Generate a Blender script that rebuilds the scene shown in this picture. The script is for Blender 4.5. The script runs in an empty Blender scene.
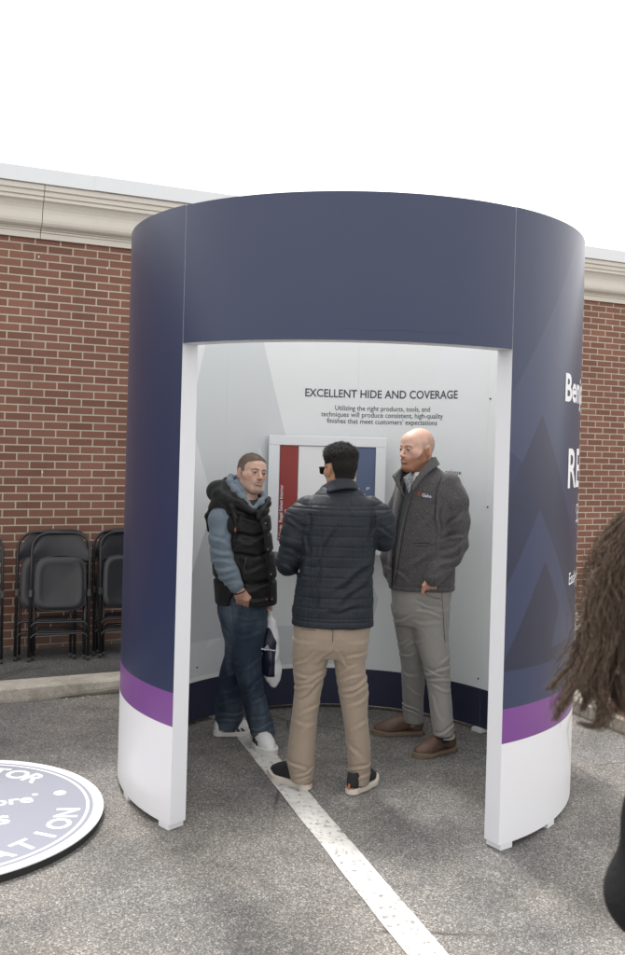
import bpy, bmesh, math, random
import numpy as np
from mathutils import Vector, Matrix, Euler
PI = math.pi
R_ = math.radians
random.seed(7); rng = np.random.RandomState(11)
SC = bpy.context.scene
COL = SC.collection

# ------------------------------------------------------------------ camera
CAM_H = 1.7973
FPX, PITCH, ROLL, SHY = 918.8, R_(0.2194), R_(1.5516), -31.8
F_ = Vector((0, math.cos(PITCH), -math.sin(PITCH)))
U_ = Vector((0, math.sin(PITCH), math.cos(PITCH)))
X_ = Vector((1, 0, 0))
cr, sr = math.cos(ROLL), math.sin(ROLL)
cam = bpy.data.cameras.new('camera'); camo = bpy.data.objects.new('camera', cam); COL.objects.link(camo)
rx_ = X_*cr + U_*sr; uy_ = U_*cr - X_*sr
M = Matrix.Identity(4)
for i in range(3):
    M[i][0] = rx_[i]; M[i][1] = uy_[i]; M[i][2] = -F_[i]
M[2][3] = CAM_H
camo.matrix_world = M
cam.sensor_fit = 'VERTICAL'; cam.sensor_height = 36.0
cam.lens = FPX/955*36; cam.shift_y = SHY/955
cam.clip_start = 0.05; cam.clip_end = 1000
cam.dof.use_dof = True; cam.dof.focus_distance = 5.0; cam.dof.aperture_fstop = 6.3
SC.camera = camo

# ------------------------------------------------------------------ sky and sun (thin bright overcast)
SUN_EL, SUN_AZ = R_(60), math.atan2(-0.44, 0.90)      # azimuth from +y towards +x
world = bpy.data.worlds.new('World'); SC.world = world; world.use_nodes = True
wn = world.node_tree.nodes; wl = world.node_tree.links
bg = wn['Background']
sky = wn.new('ShaderNodeTexSky'); sky.sky_type = 'NISHITA'; sky.sun_disc = False
sky.sun_elevation = SUN_EL; sky.sun_rotation = SUN_AZ
sky.air_density = 1.0; sky.dust_density = 4.0; sky.ozone_density = 1.0
hs = wn.new('ShaderNodeHueSaturation'); hs.inputs['Saturation'].default_value = 0.06
wl.new(sky.outputs[0], hs.inputs['Color'])
mxw = wn.new('ShaderNodeMix'); mxw.data_type = 'RGBA'; mxw.inputs[0].default_value = 0.55
wl.new(hs.outputs[0], mxw.inputs[6]); mxw.inputs[7].default_value = (9.8, 9.6, 9.5, 1)   # the white cloud deck
wl.new(mxw.outputs[2], bg.inputs['Color']); bg.inputs['Strength'].default_value = 0.15
sun = bpy.data.lights.new('sun', 'SUN'); sun.energy = 2.0; sun.angle = R_(8); sun.color = (1, 0.965, 0.92)
suno = bpy.data.objects.new('sun', sun); COL.objects.link(suno)
sd = Vector((math.sin(SUN_AZ)*math.cos(SUN_EL), math.cos(SUN_AZ)*math.cos(SUN_EL), math.sin(SUN_EL)))
suno.rotation_euler = sd.to_track_quat('Z', 'Y').to_euler(); suno.location = (0, 0, 12)
vs = SC.view_settings
vs.view_transform = 'Standard'; vs.look = 'None'; vs.gamma = 1.0; vs.use_curve_mapping = False
vs.exposure = 0.85

# ------------------------------------------------------------------ helpers
def obj(name, me, mats, parent=None, loc=None, smooth=False):
    if isinstance(me, bmesh.types.BMesh):
        m = bpy.data.meshes.new(name); me.to_mesh(m); me.free(); me = m
    o = bpy.data.objects.new(name, me); COL.objects.link(o)
    if mats is not None:
        for m in (mats if isinstance(mats, (list, tuple)) else [mats]): me.materials.append(m)
    if parent is not None: o.parent = parent
    if loc is not None: o.location = loc
    if smooth:
        me.polygons.foreach_set('use_smooth', [True]*len(me.polygons))
    return o
def tag(o, label=None, cat=None, group=None, kind=None):
    if label: o['label'] = label
    if cat: o['category'] = cat
    if group: o['group'] = group
    if kind: o['kind'] = kind
    return o
def empty(name, loc=(0, 0, 0), rz=0, label=None, cat=None, group=None):
    o = bpy.data.objects.new(name, None); COL.objects.link(o)
    o.location = loc; o.rotation_euler = (0, 0, rz); o.empty_display_size = .1
    return tag(o, label, cat, group)
def copy_tree(o, parent=None):
    c = o.copy(); COL.objects.link(c)
    if parent is not None: c.parent = parent
    for ch in list(o.children): copy_tree(ch, c)
    return c
def box(bm, x0, x1, y0, y1, z0, z1, mi=0, bev=0):
    vs_ = [bm.verts.new(p) for p in ((x0,y0,z0),(x1,y0,z0),(x1,y1,z0),(x0,y1,z0),(x0,y0,z1),(x1,y0,z1),(x1,y1,z1),(x0,y1,z1))]
    fs = []
    for f in ((0,3,2,1),(4,5,6,7),(0,1,5,4),(1,2,6,5),(2,3,7,6),(3,0,4,7)):
        q = bm.faces.new([vs_[i] for i in f]); q.material_index = mi; fs.append(q)
    if bev:
        es = list({e for f in fs for e in f.edges})
        bmesh.ops.bevel(bm, geom=es, offset=bev, segments=2, affect='EDGES', profile=.5)
    return fs
def tube(bm, pts, r, n=8, cap=True, mi=0):
    pts = [Vector(p) for p in pts]; N = len(pts)
    rs = r if isinstance(r, (list, tuple, np.ndarray)) else [r]*N
    ref = None; rings = []
    for i, p in enumerate(pts):
        t = (pts[min(i+1, N-1)] - pts[max(i-1, 0)]).normalized()
        if ref is None:
            ref = t.orthogonal().normalized()
        ref = (ref - t*ref.dot(t)).normalized(); b = t.cross(ref)
        rings.append([bm.verts.new(p + (ref*math.cos(2*PI*k/n) + b*math.sin(2*PI*k/n))*rs[i]) for k in range(n)])
    for a, c in zip(rings, rings[1:]):
        for k in range(n):
            f = bm.faces.new((a[k], a[(k+1) % n], c[(k+1) % n], c[k])); f.material_index = mi; f.smooth = True
    if cap:
        bm.faces.new(rings[0][::-1]).material_index = mi; bm.faces.new(rings[-1]).material_index = mi
def round_path(pts, rad, n=5):
    pts = [Vector(p) for p in pts]; out = [pts[0]]
    for a, b, c in zip(pts, pts[1:], pts[2:]):
        u = (a-b); v = (c-b); r = min(rad, u.length*.49, v.length*.49)
        u.normalize(); v.normalize(); p0 = b+u*r; p1 = b+v*r
        for k in range(n+1):
            t = k/n; out.append(p0*(1-t)**2 + b*2*t*(1-t) + p1*t*t)
    out.append(pts[-1]); return out

# ---- node helpers
class NT:
    def __init__(s, name):
        s.m = bpy.data.materials.new(name); s.m.use_nodes = True
        s.t = s.m.node_tree; s.n = s.t.nodes; s.l = s.t.links; s.b = s.n['Principled BSDF']
    def new(s, typ, **kw):
        n = s.n.new(typ)
        for k, v in kw.items(): setattr(n, k, v)
        return n
    def put(s, sock, v):
        if isinstance(v, bpy.types.NodeSocket): s.l.new(v, sock)
        elif isinstance(v, (tuple, list)) and len(v) == 3 and sock.type == 'RGBA': sock.default_value = (*v, 1)
        else: sock.default_value = v
    def math(s, op, a, b=None, c=None, clamp=False):
        n = s.new('ShaderNodeMath', operation=op, use_clamp=clamp)
        for i, v in enumerate((a, b, c)):
            if v is not None: s.put(n.inputs[i], v)
        return n.outputs[0]
    def mix(s, f, a, b, mode='MIX'):
        n = s.new('ShaderNodeMix', data_type='RGBA', blend_type=mode)
        s.put(n.inputs[0], f); s.put(n.inputs[6], a); s.put(n.inputs[7], b); return n.outputs[2]
    def coord(s, which='Object'):
        return s.new('ShaderNodeTexCoord').outputs[which]
    def noise(s, vec, scale, detail=4, rough=.55, out=0, dist=0):
        n = s.new('ShaderNodeTexNoise'); s.put(n.inputs['Vector'], vec); n.inputs['Scale'].default_value = scale
        n.inputs['Detail'].default_value = detail; n.inputs['Roughness'].default_value = rough; n.inputs['Distortion'].default_value = dist
        return n.outputs[out]
    def vor(s, vec, scale, feature='F1', out='Distance'):
        n = s.new('ShaderNodeTexVoronoi', feature=feature); s.put(n.inputs['Vector'], vec); n.inputs['Scale'].default_value = scale
        return n.outputs[out]
    def ramp(s, f, stops, interp='LINEAR'):
        n = s.new('ShaderNodeValToRGB'); s.put(n.inputs[0], f); cr_ = n.color_ramp; cr_.interpolation = interp
        while len(cr_.elements) < len(stops): cr_.elements.new(.5)
        for e, (p, c) in zip(cr_.elements, stops):
            e.position = p; e.color = (c, c, c, 1) if isinstance(c, (int, float)) else (*c, 1)
        return n.outputs[0]
    def maprange(s, v, a, b, c=0, d=1):
        n = s.new('ShaderNodeMapRange'); s.put(n.inputs[0], v)
        for i, q in enumerate((a, b, c, d)): n.inputs[i+1].default_value = q
        return n.outputs[0]
    def scalev(s, vec, sc):
        n = s.new('ShaderNodeMapping'); s.put(n.inputs[0], vec); n.inputs['Scale'].default_value = sc; return n.outputs[0]
    def sep(s, vec):
        n = s.new('ShaderNodeSeparateXYZ'); s.put(n.inputs[0], vec); return n.outputs
    def comb(s, x, y, z=0):
        n = s.new('ShaderNodeCombineXYZ')
        for i, v in enumerate((x, y, z)): s.put(n.inputs[i], v)
        return n.outputs[0]
    def bump(s, h, strength=.5, dist=.01, prev=None):
        n = s.new('ShaderNodeBump'); n.inputs['Strength'].default_value = strength; n.inputs['Distance'].default_value = dist
        s.put(n.inputs['Height'], h)
        if prev is not None: s.put(n.inputs['Normal'], prev)
        return n.outputs[0]
    def fin(s, color=None, rough=.6, bump=None, metal=0, spec=.5, coat=0, sss=0, sheen=0):
        b = s.b
        if color is not None: s.put(b.inputs['Base Color'], color)
        s.put(b.inputs['Roughness'], rough); s.put(b.inputs['Metallic'], metal)
        b.inputs['Specular IOR Level'].default_value = spec
        if coat: b.inputs['Coat Weight'].default_value = coat; b.inputs['Coat Roughness'].default_value = .12
        if sss: b.inputs['Subsurface Weight'].default_value = sss; b.inputs['Subsurface Radius'].default_value = (.012, .005, .003); b.inputs['Subsurface Scale'].default_value = 1.0
        if sheen: b.inputs['Sheen Weight'].default_value = sheen; b.inputs['Sheen Roughness'].default_value = .5
        if bump is not None: s.l.new(bump, b.inputs['Normal'])
        return s.m
def plain(name, c, rough=.6, metal=0, spec=.5, var=.06, bumps=.0, scale=40, coat=0, sheen=0, dist=.002):
    t = NT(name); co = t.coord(); n = t.noise(co, scale, 5)
    n2 = t.noise(co, scale*.12, 3)
    k = t.math('ADD', t.math('MULTIPLY', n, var), t.math('MULTIPLY', n2, var))
    k = t.math('ADD', k, 1-var)
    col = t.mix(1.0, tuple(c), t.comb(k, k, k), 'MULTIPLY')
    bp = t.bump(n, bumps, dist) if bumps else None
    return t.fin(col, rough, bp, metal, spec, coat, 0, sheen)

# ------------------------------------------------------------------ wall frame: u along the wall, n towards the camera
WY = 8.275
UV_ = Vector((0.9119, 0.4104, 0)); NV_ = Vector((0.4104, -0.9119, 0)); W0 = Vector((0, WY, 0))
WROT = math.atan2(UV_.y, UV_.x)
def wp(u, n, z=0): return W0 + UV_*u + NV_*n + Vector((0, 0, z))
# object local frame for wall things: x = u, y = -n
# ------------------------------------------------------------------ ground materials
def asphalt(name, c, dark=.5, beige=(.19, .175, .155)):
    t = NT(name); co = t.coord()
    v = t.vor(co, 190, out='Color'); vs3 = t.sep(v)
    agg = t.ramp(vs3[0], [(0, .5), (.5, .88), (.84, 1.3), (1, 2.2)])
    hair = t.vor(t.mix(.08, co, t.noise(co, 2.5, 4, out=1)), .55, 'DISTANCE_TO_EDGE')
    fine = t.noise(co, 420, 2); mid = t.noise(co, 9, 5, .65); big = t.noise(co, .9, 4, .6)
    stain = t.ramp(t.noise(co, 1.7, 5, .62, dist=.6), [(.36, dark), (.55, 1.0), (.75, 1.16)])
    base = t.mix(t.ramp(big, [(.35, 0.), (.68, 1.)]), c, beige)
    col = t.mix(1., base, agg, 'MULTIPLY')
    col = t.mix(.8, col, stain, 'MULTIPLY')
    col = t.mix(1., col, t.ramp(mid, [(.25, .86), (.7, 1.08)]), 'MULTIPLY')
    crackd = t.vor(t.mix(.06, co, t.noise(co, 3, 3, out=1)), 1.1, 'DISTANCE_TO_EDGE')
    col = t.mix(t.math('MULTIPLY', t.math('LESS_THAN', hair, .0035), t.ramp(t.noise(co, .8, 2), [(.5, 0.), (.56, .6)])), col, (.035, .033, .03))
    col = t.mix(t.ramp(t.noise(co, 2.9, 3, .5), [(.63, 0.), (.74, .22)]), col, (.05, .048, .046))
    hgt = t.math('ADD', vs3[1], t.math('MULTIPLY', fine, .6))
    return t.fin(col, .92, t.bump(hgt, .55, .004), spec=.25)
M_asph = asphalt('asphalt', (.150, .147, .145), .68, (.235, .218, .195))
M_walk = asphalt('walk_asphalt', (.075, .075, .077), .7, (.10, .098, .094))
def paintmat():
    t = NT('road_paint'); co = t.coord()
    w = t.ramp(t.noise(co, 30, 7, .8), [(.385, .1), (.46, 1.)])
    w2 = t.ramp(t.noise(co, 4, 4, .6), [(.33, .35), (.5, 1.)])
    f = t.math('MULTIPLY', w, w2); f = t.math('ADD', t.math('MULTIPLY', f, .5), t.math('MULTIPLY', w, .5))
    v = t.sep(t.vor(co, 170, out='Color'))[0]
    asp = t.mix(1., (.15, .145, .14), t.ramp(v, [(0, .5), (1, 1.6)]), 'MULTIPLY')
    pt = t.mix(t.noise(co, 12, 4), (.50, .49, .465), (.62, .61, .585))
    return t.fin(t.mix(f, asp, pt), .8, t.bump(t.math('ADD', v, w), .4, .003), spec=.3)
M_paint = paintmat()
def concmat():
    t = NT('kerb_concrete'); co = t.coord()
    n = t.noise(co, 5, 6, .7); sp = t.noise(co, 130, 3)
    col = t.ramp(n, [(.25, (.22, .20, .17)), (.5, (.39, .365, .315)), (.75, (.50, .465, .395))])
    rust = t.ramp(t.noise(t.scalev(co, (7, 7, 1.2)), 1.3, 4), [(.58, 0.), (.72, .5)])
    col = t.mix(rust, col, (.30, .20, .10))
    col = t.mix(1., col, t.ramp(sp, [(.3, .8), (.7, 1.15)]), 'MULTIPLY')
    h = t.math('ADD', n, t.math('MULTIPLY', sp, .4))
    return t.fin(col, .9, t.bump(h, .6, .006), spec=.25)
M_conc = concmat()

# ------------------------------------------------------------------ ground
bm = bmesh.new(); S = 160
vs_ = [bm.verts.new(p) for p in ((-S, -S, 0), (S, -S, 0), (S, S, 0), (-S, S, 0))]; bm.faces.new(vs_)
tag(obj('ground', bm, M_asph), kind='structure')
KU, KN = 0.82, 1.147          # kerb corner
# walkway behind the kerb (asphalt), and the kerb itself
def wbm_obj(name, bm, mat, parent=None, **k):
    o = obj(name, bm, mat, parent, **k)
    if parent is None:
        o.location = W0; o.rotation_euler = (0, 0, WROT)
    return o
bm = bmesh.new(); box(bm, -30, KU+.02, -KN+.17, .0, -.1, .098)
tag(wbm_obj('walkway', bm, M_walk), kind='structure')
def kerb_run(path, w=.19, z1=.105, seed=1):
    """kerb along local (x,y) path, inside edge to the left of travel; slightly worn front edge"""
    bm = bmesh.new(); rs = random.Random(seed); pts = []
    for (a, b) in zip(path, path[1:]):
        a = Vector((*a, 0)); b = Vector((*b, 0)); L = (b-a).length; n = max(2, int(L/.06))
        for i in range(n): pts.append(a.lerp(b, i/n))
    pts.append(Vector((*path[-1], 0))); N = len(pts); prev = None
    for i, p in enumerate(pts):
        t = (pts[min(i+1, N-1)]-pts[max(i-1, 0)]).normalized(); nrm = Vector((-t.y, t.x, 0))
        j = rs.uniform(-.004, .004); k = rs.uniform(-.003, .003)
        gp = (.008+.022*max(0, math.sin((p.x+2.35)/.9*PI)) + rs.uniform(-.003, .004)) if -2.35 < p.x < -1.2 and abs(p.y+KN) < .01 else .002
        prof = [(.07, -.05), (0.004+j, gp), (0+j, gp+.02), (.004+j, z1-.016+k), (.014+j*.6, z1-.003+k*.5), (.03, z1), (w*.6, z1+.003), (w, z1+.002), (w, -.05)]
        ring = [bm.verts.new(p + nrm*d + Vector((0, 0, z))) for d, z in prof]
        if prev:
            for q in range(len(prof)-1):
                f = bm.faces.new((prev[q], ring[q], ring[q+1], prev[q+1]))
        else: bm.faces.new(ring)
        prev = ring
    bm.faces.new(prev[::-1]); bmesh.ops.recalc_face_normals(bm, faces=bm.faces[:])
    return bm
bm = kerb_run([(-30, -KN), (-2.2, -KN), (KU-.19, -KN), (KU, -KN-.19), (KU, -KN-.6), (KU, -8)])
tag(wbm_obj('kerb', bm, M_conc), kind='structure')
# broken base of the left kerb: a dark undermined gap with bits of rubble
bm = bmesh.new(); rs = random.Random(5)
for i in range(26):
    x = rs.uniform(-2.6, -1.2); s = rs.uniform(.004, .013)
    bmesh.ops.create_icosphere(bm, subdivisions=1, radius=s, matrix=Matrix.Translation((x, -KN+.02-rs.random()**2*.10, s*.3)) @ Matrix.Diagonal((1, .8, .5, 1)))
tag(wbm_obj('kerb_rubble', bm, M_conc), kind='stuff'); bpy.data.objects['kerb_rubble']['label'] = 'small crumbled concrete bits along the base of the kerb'; bpy.data.objects['kerb_rubble']['category'] = 'rubble'
# gravel bed right of the kerb return
def gravelmat():
    t = NT('gravel_bed'); co = t.coord()
    v = t.vor(co, 42, out='Color'); vd = t.vor(co, 42); s3 = t.sep(v)
    col = t.ramp(s3[0], [(0, (.12, .10, .08)), (.3, (.30, .26, .21)), (.6, (.45, .41, .35)), (1, (.66, .63, .58))])
    col = t.mix(1., col, t.ramp(vd, [(.0, 1.), (.75, .35)]), 'MULTIPLY')
    return t.fin(col, .85, t.bump(t.math('MULTIPLY', vd, -1), 1., .02), spec=.3)
M_gravel = gravelmat()
bm = bmesh.new(); box(bm, KU+.185, 14, -8, 0, -.1, .095)
tag(wbm_obj('gravel_bed', bm, M_gravel), kind='structure')
bm = bmesh.new(); rs = random.Random(9)
for i in range(5200):
    x = KU+.2+rs.random()**1.3*2.6; y = -rs.random()*3.6; s = rs.uniform(.009, .022)
    rot = Euler((rs.random()*6, rs.random()*6, rs.random()*6)).to_matrix().to_4x4()
    g0 = len(bm.faces)
    bmesh.ops.create_icosphere(bm, subdivisions=1, radius=s, matrix=Matrix.Translation((x, y, .097+s*.3)) @ rot @ Matrix.Diagonal((1, .8, .55, 1)))
    bm.faces.ensure_lookup_table(); mi = rs.choice((0, 0, 1, 1, 2))
    for f in bm.faces[g0:]: f.material_index = mi
o = wbm_obj('gravel', bm, [plain('stone_tan', (.40, .34, .27), .85, var=.2, scale=60), plain('stone_pale', (.58, .55, .50), .8, var=.15, scale=60), plain('stone_brown', (.2, .165, .13), .85, var=.2, scale=60)])
tag(o, 'loose tan and white landscape gravel behind the right kerb', 'gravel', kind='stuff')
# painted bay line
bm = bmesh.new(); a = Vector((-.333-.785*.7, 5.545+2.31*.7, .004)); b = Vector((.452+.785*1.2, 3.235-2.31*1.2, .004)); t_ = (b-a).normalized(); nn = Vector((-t_.y, t_.x, 0))*.0715
rows = []; N = 60
for i in range(N+1):
    p = a.lerp(b, i/N); j1 = random.uniform(-.003, .003); j2 = random.uniform(-.003, .003)
    rows.append((bm.verts.new(p-nn*(1+j1*14)), bm.verts.new(p+nn*(1+j2*14))))
for q, r in zip(rows, rows[1:]): bm.faces.new((q[0], q[1], r[1], r[0]))
bmesh.ops.recalc_face_normals(bm, faces=bm.faces[:])
tag(obj('parking_line', bm, M_paint), kind='structure')

# ------------------------------------------------------------------ brick building
def brickmat():
    t = NT('brick'); co = t.coord(); x, y, z = t.sep(co)
    vec = t.comb(x, z, 0)
    def brick(m, c1, c2, mc):
        n = t.new('ShaderNodeTexBrick'); t.put(n.inputs['Vector'], vec)
        n.offset = .5; n.inputs['Scale'].default_value = 1; n.inputs['Brick Width'].default_value = BW; n.inputs['Row Height'].default_value = BH
        n.inputs['Mortar Size'].default_value = m; n.inputs['Mortar Smooth'].default_value = .15; n.inputs['Bias'].default_value = 0
        for k, c in (('Color1', c1), ('Color2', c2), ('Mortar', mc)): n.inputs[k].default_value = (*c, 1)
        return n
    n = brick(.0056, (.228, .112, .078), (.172, .083, .060), (.50, .445, .36))
    fine = t.noise(co, 160, 4, .7); mid = t.noise(t.comb(x, z, 0), 2.2, 4)
    col = t.mix(t.math('MULTIPLY', n.outputs['Fac'], 1.), t.mix(.9, n.outputs['Color'], t.ramp(fine, [(.3, .68), (.7, 1.28)]), 'MULTIPLY'), t.mix(.5, (.51, .455, .37), (.40, .35, .285)))
    col = t.mix(.7, col, t.ramp(mid, [(.3, .85), (.7, 1.12)]), 'MULTIPLY')
    st = t.ramp(t.noise(t.comb(t.math('MULTIPLY', x, 3.2), t.math('MULTIPLY', z, .22), 0), 1.6, 4, .6), [(.52, 0.), (.75, .35)])
    col = t.mix(t.math('MULTIPLY', st, t.maprange(z, 1.6, 3.3, 0, 1)), col, (.10, .075, .06))
    dirt = t.maprange(z, .12, .42, 1, 0)
    dirt = t.math('MULTIPLY', dirt, t.noise(co, 6, 4))
    col = t.mix(dirt, col, (.10, .085, .07))
    h = t.math('SUBTRACT', t.math('MULTIPLY', fine, .25), n.outputs['Fac'])
    return t.fin(col, .88, t.bump(h, .8, .006), spec=.25)
BW, BH = .196, .0635
M_brick = brickmat()
M_corn = plain('cornice_paint', (.62, .585, .52), .55, var=.08, bumps=.15, scale=30)
M_flash = plain('flashing_metal', (.62, .64, .655), .5, metal=.0, var=.05, scale=3)
ZB = 3.377
bld = empty('brick_building', W0, WROT, 'long red brick building with a beige cornice behind the booth', 'building')
bm = bmesh.new(); box(bm, -30, 40, 0, 12, -.1, ZB+.05); obj('wall', bm, M_brick, bld)
# cornice profile (n outward, z), scaled for its projection
prof = [(.0, ZB-.03), (.022, ZB-.03), (.026, ZB+.012), (.036, ZB+.018), (.036, ZB+.03), (.05, ZB+.036)]
prof += [(n_, ZB+z_) for n_, z_ in ((.052, .044), (.075, .048), (.095, .060), (.107, .078), (.113, .10), (.116, .125), (.119, .15), (.125, .175), (.137, .20), (.152, .222), (.172, .238))]
prof += [(.172, ZB+.244), (.172, ZB+.262), (.186, ZB+.268), (.190, ZB+.30), (.205, ZB+.308), (.208, ZB+.345), (.20, ZB+.36), (0, ZB+.36)]
def extrude_prof(prof, u0, u1, bm=None):
    bm = bm or bmesh.new()
    a = [bm.verts.new((u0, -n, z)) for n, z in prof]; b = [bm.verts.new((u1, -n, z)) for n, z in prof]
    for i in range(len(prof)):
        j = (i+1) % len(prof); bm.faces.new((a[i], b[i], b[j], a[j]))
    bm.faces.new(a); bm.faces.new(b[::-1]); return bm
joints = [-30, -14.9, -11.85, -8.8, -5.75, -2.415, .62, 3.62, 6.62, 9.6, 20, 40]
for u0, u1 in zip(joints, joints[1:]):
    bm = extrude_prof(prof, u0+.0025, u1-.0025); bmesh.ops.recalc_face_normals(bm, faces=bm.faces[:]); obj('cornice', bm, M_corn, bld)
fp = [(-.3, ZB+.362), (.213, ZB+.362), (.222, ZB+.350), (.226, ZB+.352), (.218, ZB+.47), (-.3, ZB+.485)]
fj = [-30, -9, -5.1, -2.04, 1.2, 4.3, 7.4, 40]
for i, (u0, u1) in enumerate(zip(fj, fj[1:])):
    q = fp if i % 2 == 0 else [(n+.0025 if n > 0 else n, z+.002) for n, z in fp]
    bm = extrude_prof(q, u0, u1+(.10 if i % 2 else 0)); bmesh.ops.recalc_face_normals(bm, faces=bm.faces[:]); obj('roof_flashing', bm, M_flash, bld)
bm = bmesh.new(); box(bm, -30, 40, .3, 12, ZB+.05, ZB+.2); obj('roof', bm, M_flash, bld)
M_white = plain('white_plastic', (.75, .75, .74), .5)
for u, z in [(-2.42, 3.205), (-1.88, 3.17), (3.42, 3.1), (-2.35, 1.5)]:
    bm = bmesh.new(); box(bm, u-.004, u+.004, -.006, -.001, z-.009, z+.009, bev=.001); obj('weep_plug', bm, M_white, bld)

# ------------------------------------------------------------------ booth
BC = Vector((.2113, 5.0984, 0)); BR = 1.2202; BT = .092; BRI = BR-BT
ZT, ZH, Z1, Z2, ZN = 2.8637, 2.2323, .633, .4787, .2714
AL, AR = 360-41.9174, 32.9287
def triangle(t, u, v, pts, soft=.02, rnd=.03):
    """anti-aliased mask: 1 inside the (CCW) triangle, with rounded corners"""
    (x0, y0), (x1, y1), (x2, y2) = pts
    if (x1-x0)*(y2-y0)-(x2-x0)*(y1-y0) < 0: pts = [pts[0], pts[2], pts[1]]
    d = None
    for (ax, ay), (bx, by) in zip(pts, pts[1:]+pts[:1]):
        L = math.hypot(bx-ax, by-ay); nx, ny = (by-ay)/L, -(bx-ax)/L; c = nx*ax+ny*ay
        e = t.math('SUBTRACT', t.math('ADD', t.math('MULTIPLY', u, nx), t.math('MULTIPLY', v, ny)), c)
        if d is None: d = e
        else: d = t.math('SMOOTH_MAX', d, e, rnd)
    return t.maprange(d, .0015, -.0015)
def arc(a, R=BR): return math.radians(a)*R
def UVn(t):
    n = t.new('ShaderNodeUVMap'); n.uv_map = 'UVMap'; s3 = t.sep(n.outputs[0]); return s3[0], s3[1]
def navymat():
    t = NT('booth_graphic'); u, v = UVn(t)
    navy = (.006, .016, .062)
    def T(pts): return [(arc(a), z) for a, z in pts]
    lite = (.017, .029, .080)
    col = navy
    m = triangle(t, u, v, T([(26.9, 1.85), (69, 3.1), (100, 1.0)])); col = t.mix(m, col, lite)
    m = triangle(t, u, v, T([(43.45, 1.955), (-5, .30), (94, .30)])); col = t.mix(m, col, (.005, .010, .042))
    m = triangle(t, u, v, T([(43.37, 1.52), (7, .30), (88, .30)])); col = t.mix(m, col, (.015, .026, .078))
    m = triangle(t, u, v, T([(46.2, 1.28), (31.5, .80), (62, .80)])); col = t.mix(m, col, (.004, .008, .036))
    m = triangle(t, u, v, T([(54.5, 1.10), (50, .86), (60.5, .88)])); col = t.mix(m, col, (.016, .027, .076))
    for s in (1, 2): # same pattern further round the drum
        m = triangle(t, u, v, T([(43+95*s, 1.95), (14+95*s, .8), (80+95*s, .8)])); col = t.mix(m, col, (.006, .012, .050))
    col = t.mix(t.math('LESS_THAN', v, Z1), col, (.165, .045, .235))
    col = t.mix(t.math('LESS_THAN', v, Z2), col, (.71, .715, .74))
    co = t.coord(); n = t.noise(t.scalev(co, (1, 1, .35)), 2.2, 3)
    sc = t.noise(co, 60, 3)
    r = t.ramp(n, [(.3, .46), (.7, .56)])
    m = t.fin(col, r, t.bump(n, .05, .02), spec=.35, coat=.6); t.b.inputs['Coat Roughness'].default_value = .27
    return m
M_navy = navymat()
def innermat():
    t = NT('booth_inner_graphic'); u, v = UVn(t)
    def T(pts): return [(arc(a), z) for a, z in pts]
    base = (.70, .72, .725); g1 = (.58, .605, .62); g2 = (.50, .52, .545)
    col = base
    m = triangle(t, u, v, T([(221, 3.25), (178, .30), (262, .30)]), rnd=.05); col = t.mix(m, col, g1)
    m = triangle(t, u, v, T([(239, 1.93), (214, .75), (262, .75)])); col = t.mix(m, col, (.70, .72, .73))
    m = triangle(t, u, v, T([(209.8, 1.77), (192, .80), (229, .46)])); col = t.mix(m, col, (.66, .68, .69))
    m = triangle(t, u, v, T([(228, 1.35), (206, .52), (246, .52)])); col = t.mix(m, col, g2)
    m = triangle(t, u, v, T([(183, 1.45), (214, .30), (156, .30)])); col = t.mix(m, col, (.55, .57, .59))
    m = triangle(t, u, v, T([(196, .95), (212, .56), (183, .56)])); col = t.mix(m, col, (.66, .68, .69))
    m = triangle(t, u, v, T([(141, 2.9), (108, .30), (172, .30)])); col = t.mix(m, col, (.70, .725, .735))
    col = t.mix(t.math('LESS_THAN', v, ZN), col, (.022, .026, .055))
    n = t.noise(t.coord(), 3, 3)
    return t.fin(col, .42, t.bump(n, .05, .02), spec=.4)
M_inner = innermat()
M_edge = plain('booth_edge_white', (.66, .67, .70), .4, var=.03, scale=8)
booth = empty('display_booth', BC, 0, 'round navy and white walk-in display booth with a purple band', 'booth')
def curved(a0, a1, z0, z1, R0=BRI, R1=BR, da=1.2):
    """closed curved slab: outer material 0, inner 1, edges 2; uv = (arc, z)"""
    bm = bmesh.new(); uvl = bm.loops.layers.uv.new('UVMap'); n = max(2, int(abs(a1-a0)/da)); nz = 3
    def P(a, R, z): a = math.radians(a); return (R*math.sin(a), -R*math.cos(a), z)
    As = [a0+(a1-a0)*i/n for i in range(n+1)]; Zs = [z0+(z1-z0)*k/nz for k in range(nz+1)]
    O = [[bm.verts.new(P(a, R1, z)) for z in Zs] for a in As]; I = [[bm.verts.new(P(a, R0, z)) for z in Zs] for a in As]
    def face(vs_, mi, uvs=None, sm=False):
        f = bm.faces.new(vs_); f.material_index = mi; f.smooth = sm
        if uvs:
            for l, q in zip(f.loops, uvs): l[uvl].uv = q
    for i in range(n):
        for k in range(nz):
            uv = lambda i_, k_: (arc(As[i_]), Zs[k_])
            face((O[i][k], O[i+1][k], O[i+1][k+1], O[i][k+1]), 0, (uv(i, k), uv(i+1, k), uv(i+1, k+1), uv(i, k+1)), True)
            face((I[i][k], I[i][k+1], I[i+1][k+1], I[i+1][k]), 1, (uv(i, k), uv(i, k+1), uv(i+1, k+1), uv(i+1, k)), True)
        face((O[i][0], I[i][0], I[i+1][0], O[i+1][0]), 2); face((O[i][-1], O[i+1][-1], I[i+1][-1], I[i][-1]), 2)
    for k in range(nz):
        face((O[0][k], O[0][k+1], I[0][k+1], I[0][k]), 2); face((O[-1][k], I[-1][k], I[-1][k+1], O[-1][k+1]), 2)
    for e in bm.edges:
        if len({f.material_index for f in e.link_faces}) > 1: e.smooth = False
    bm.normal_update()
    return bm
G = .028   # panels stand on small feet
seams = [AR+(AL-AR)*k/6 for k in range(7)]
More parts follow.
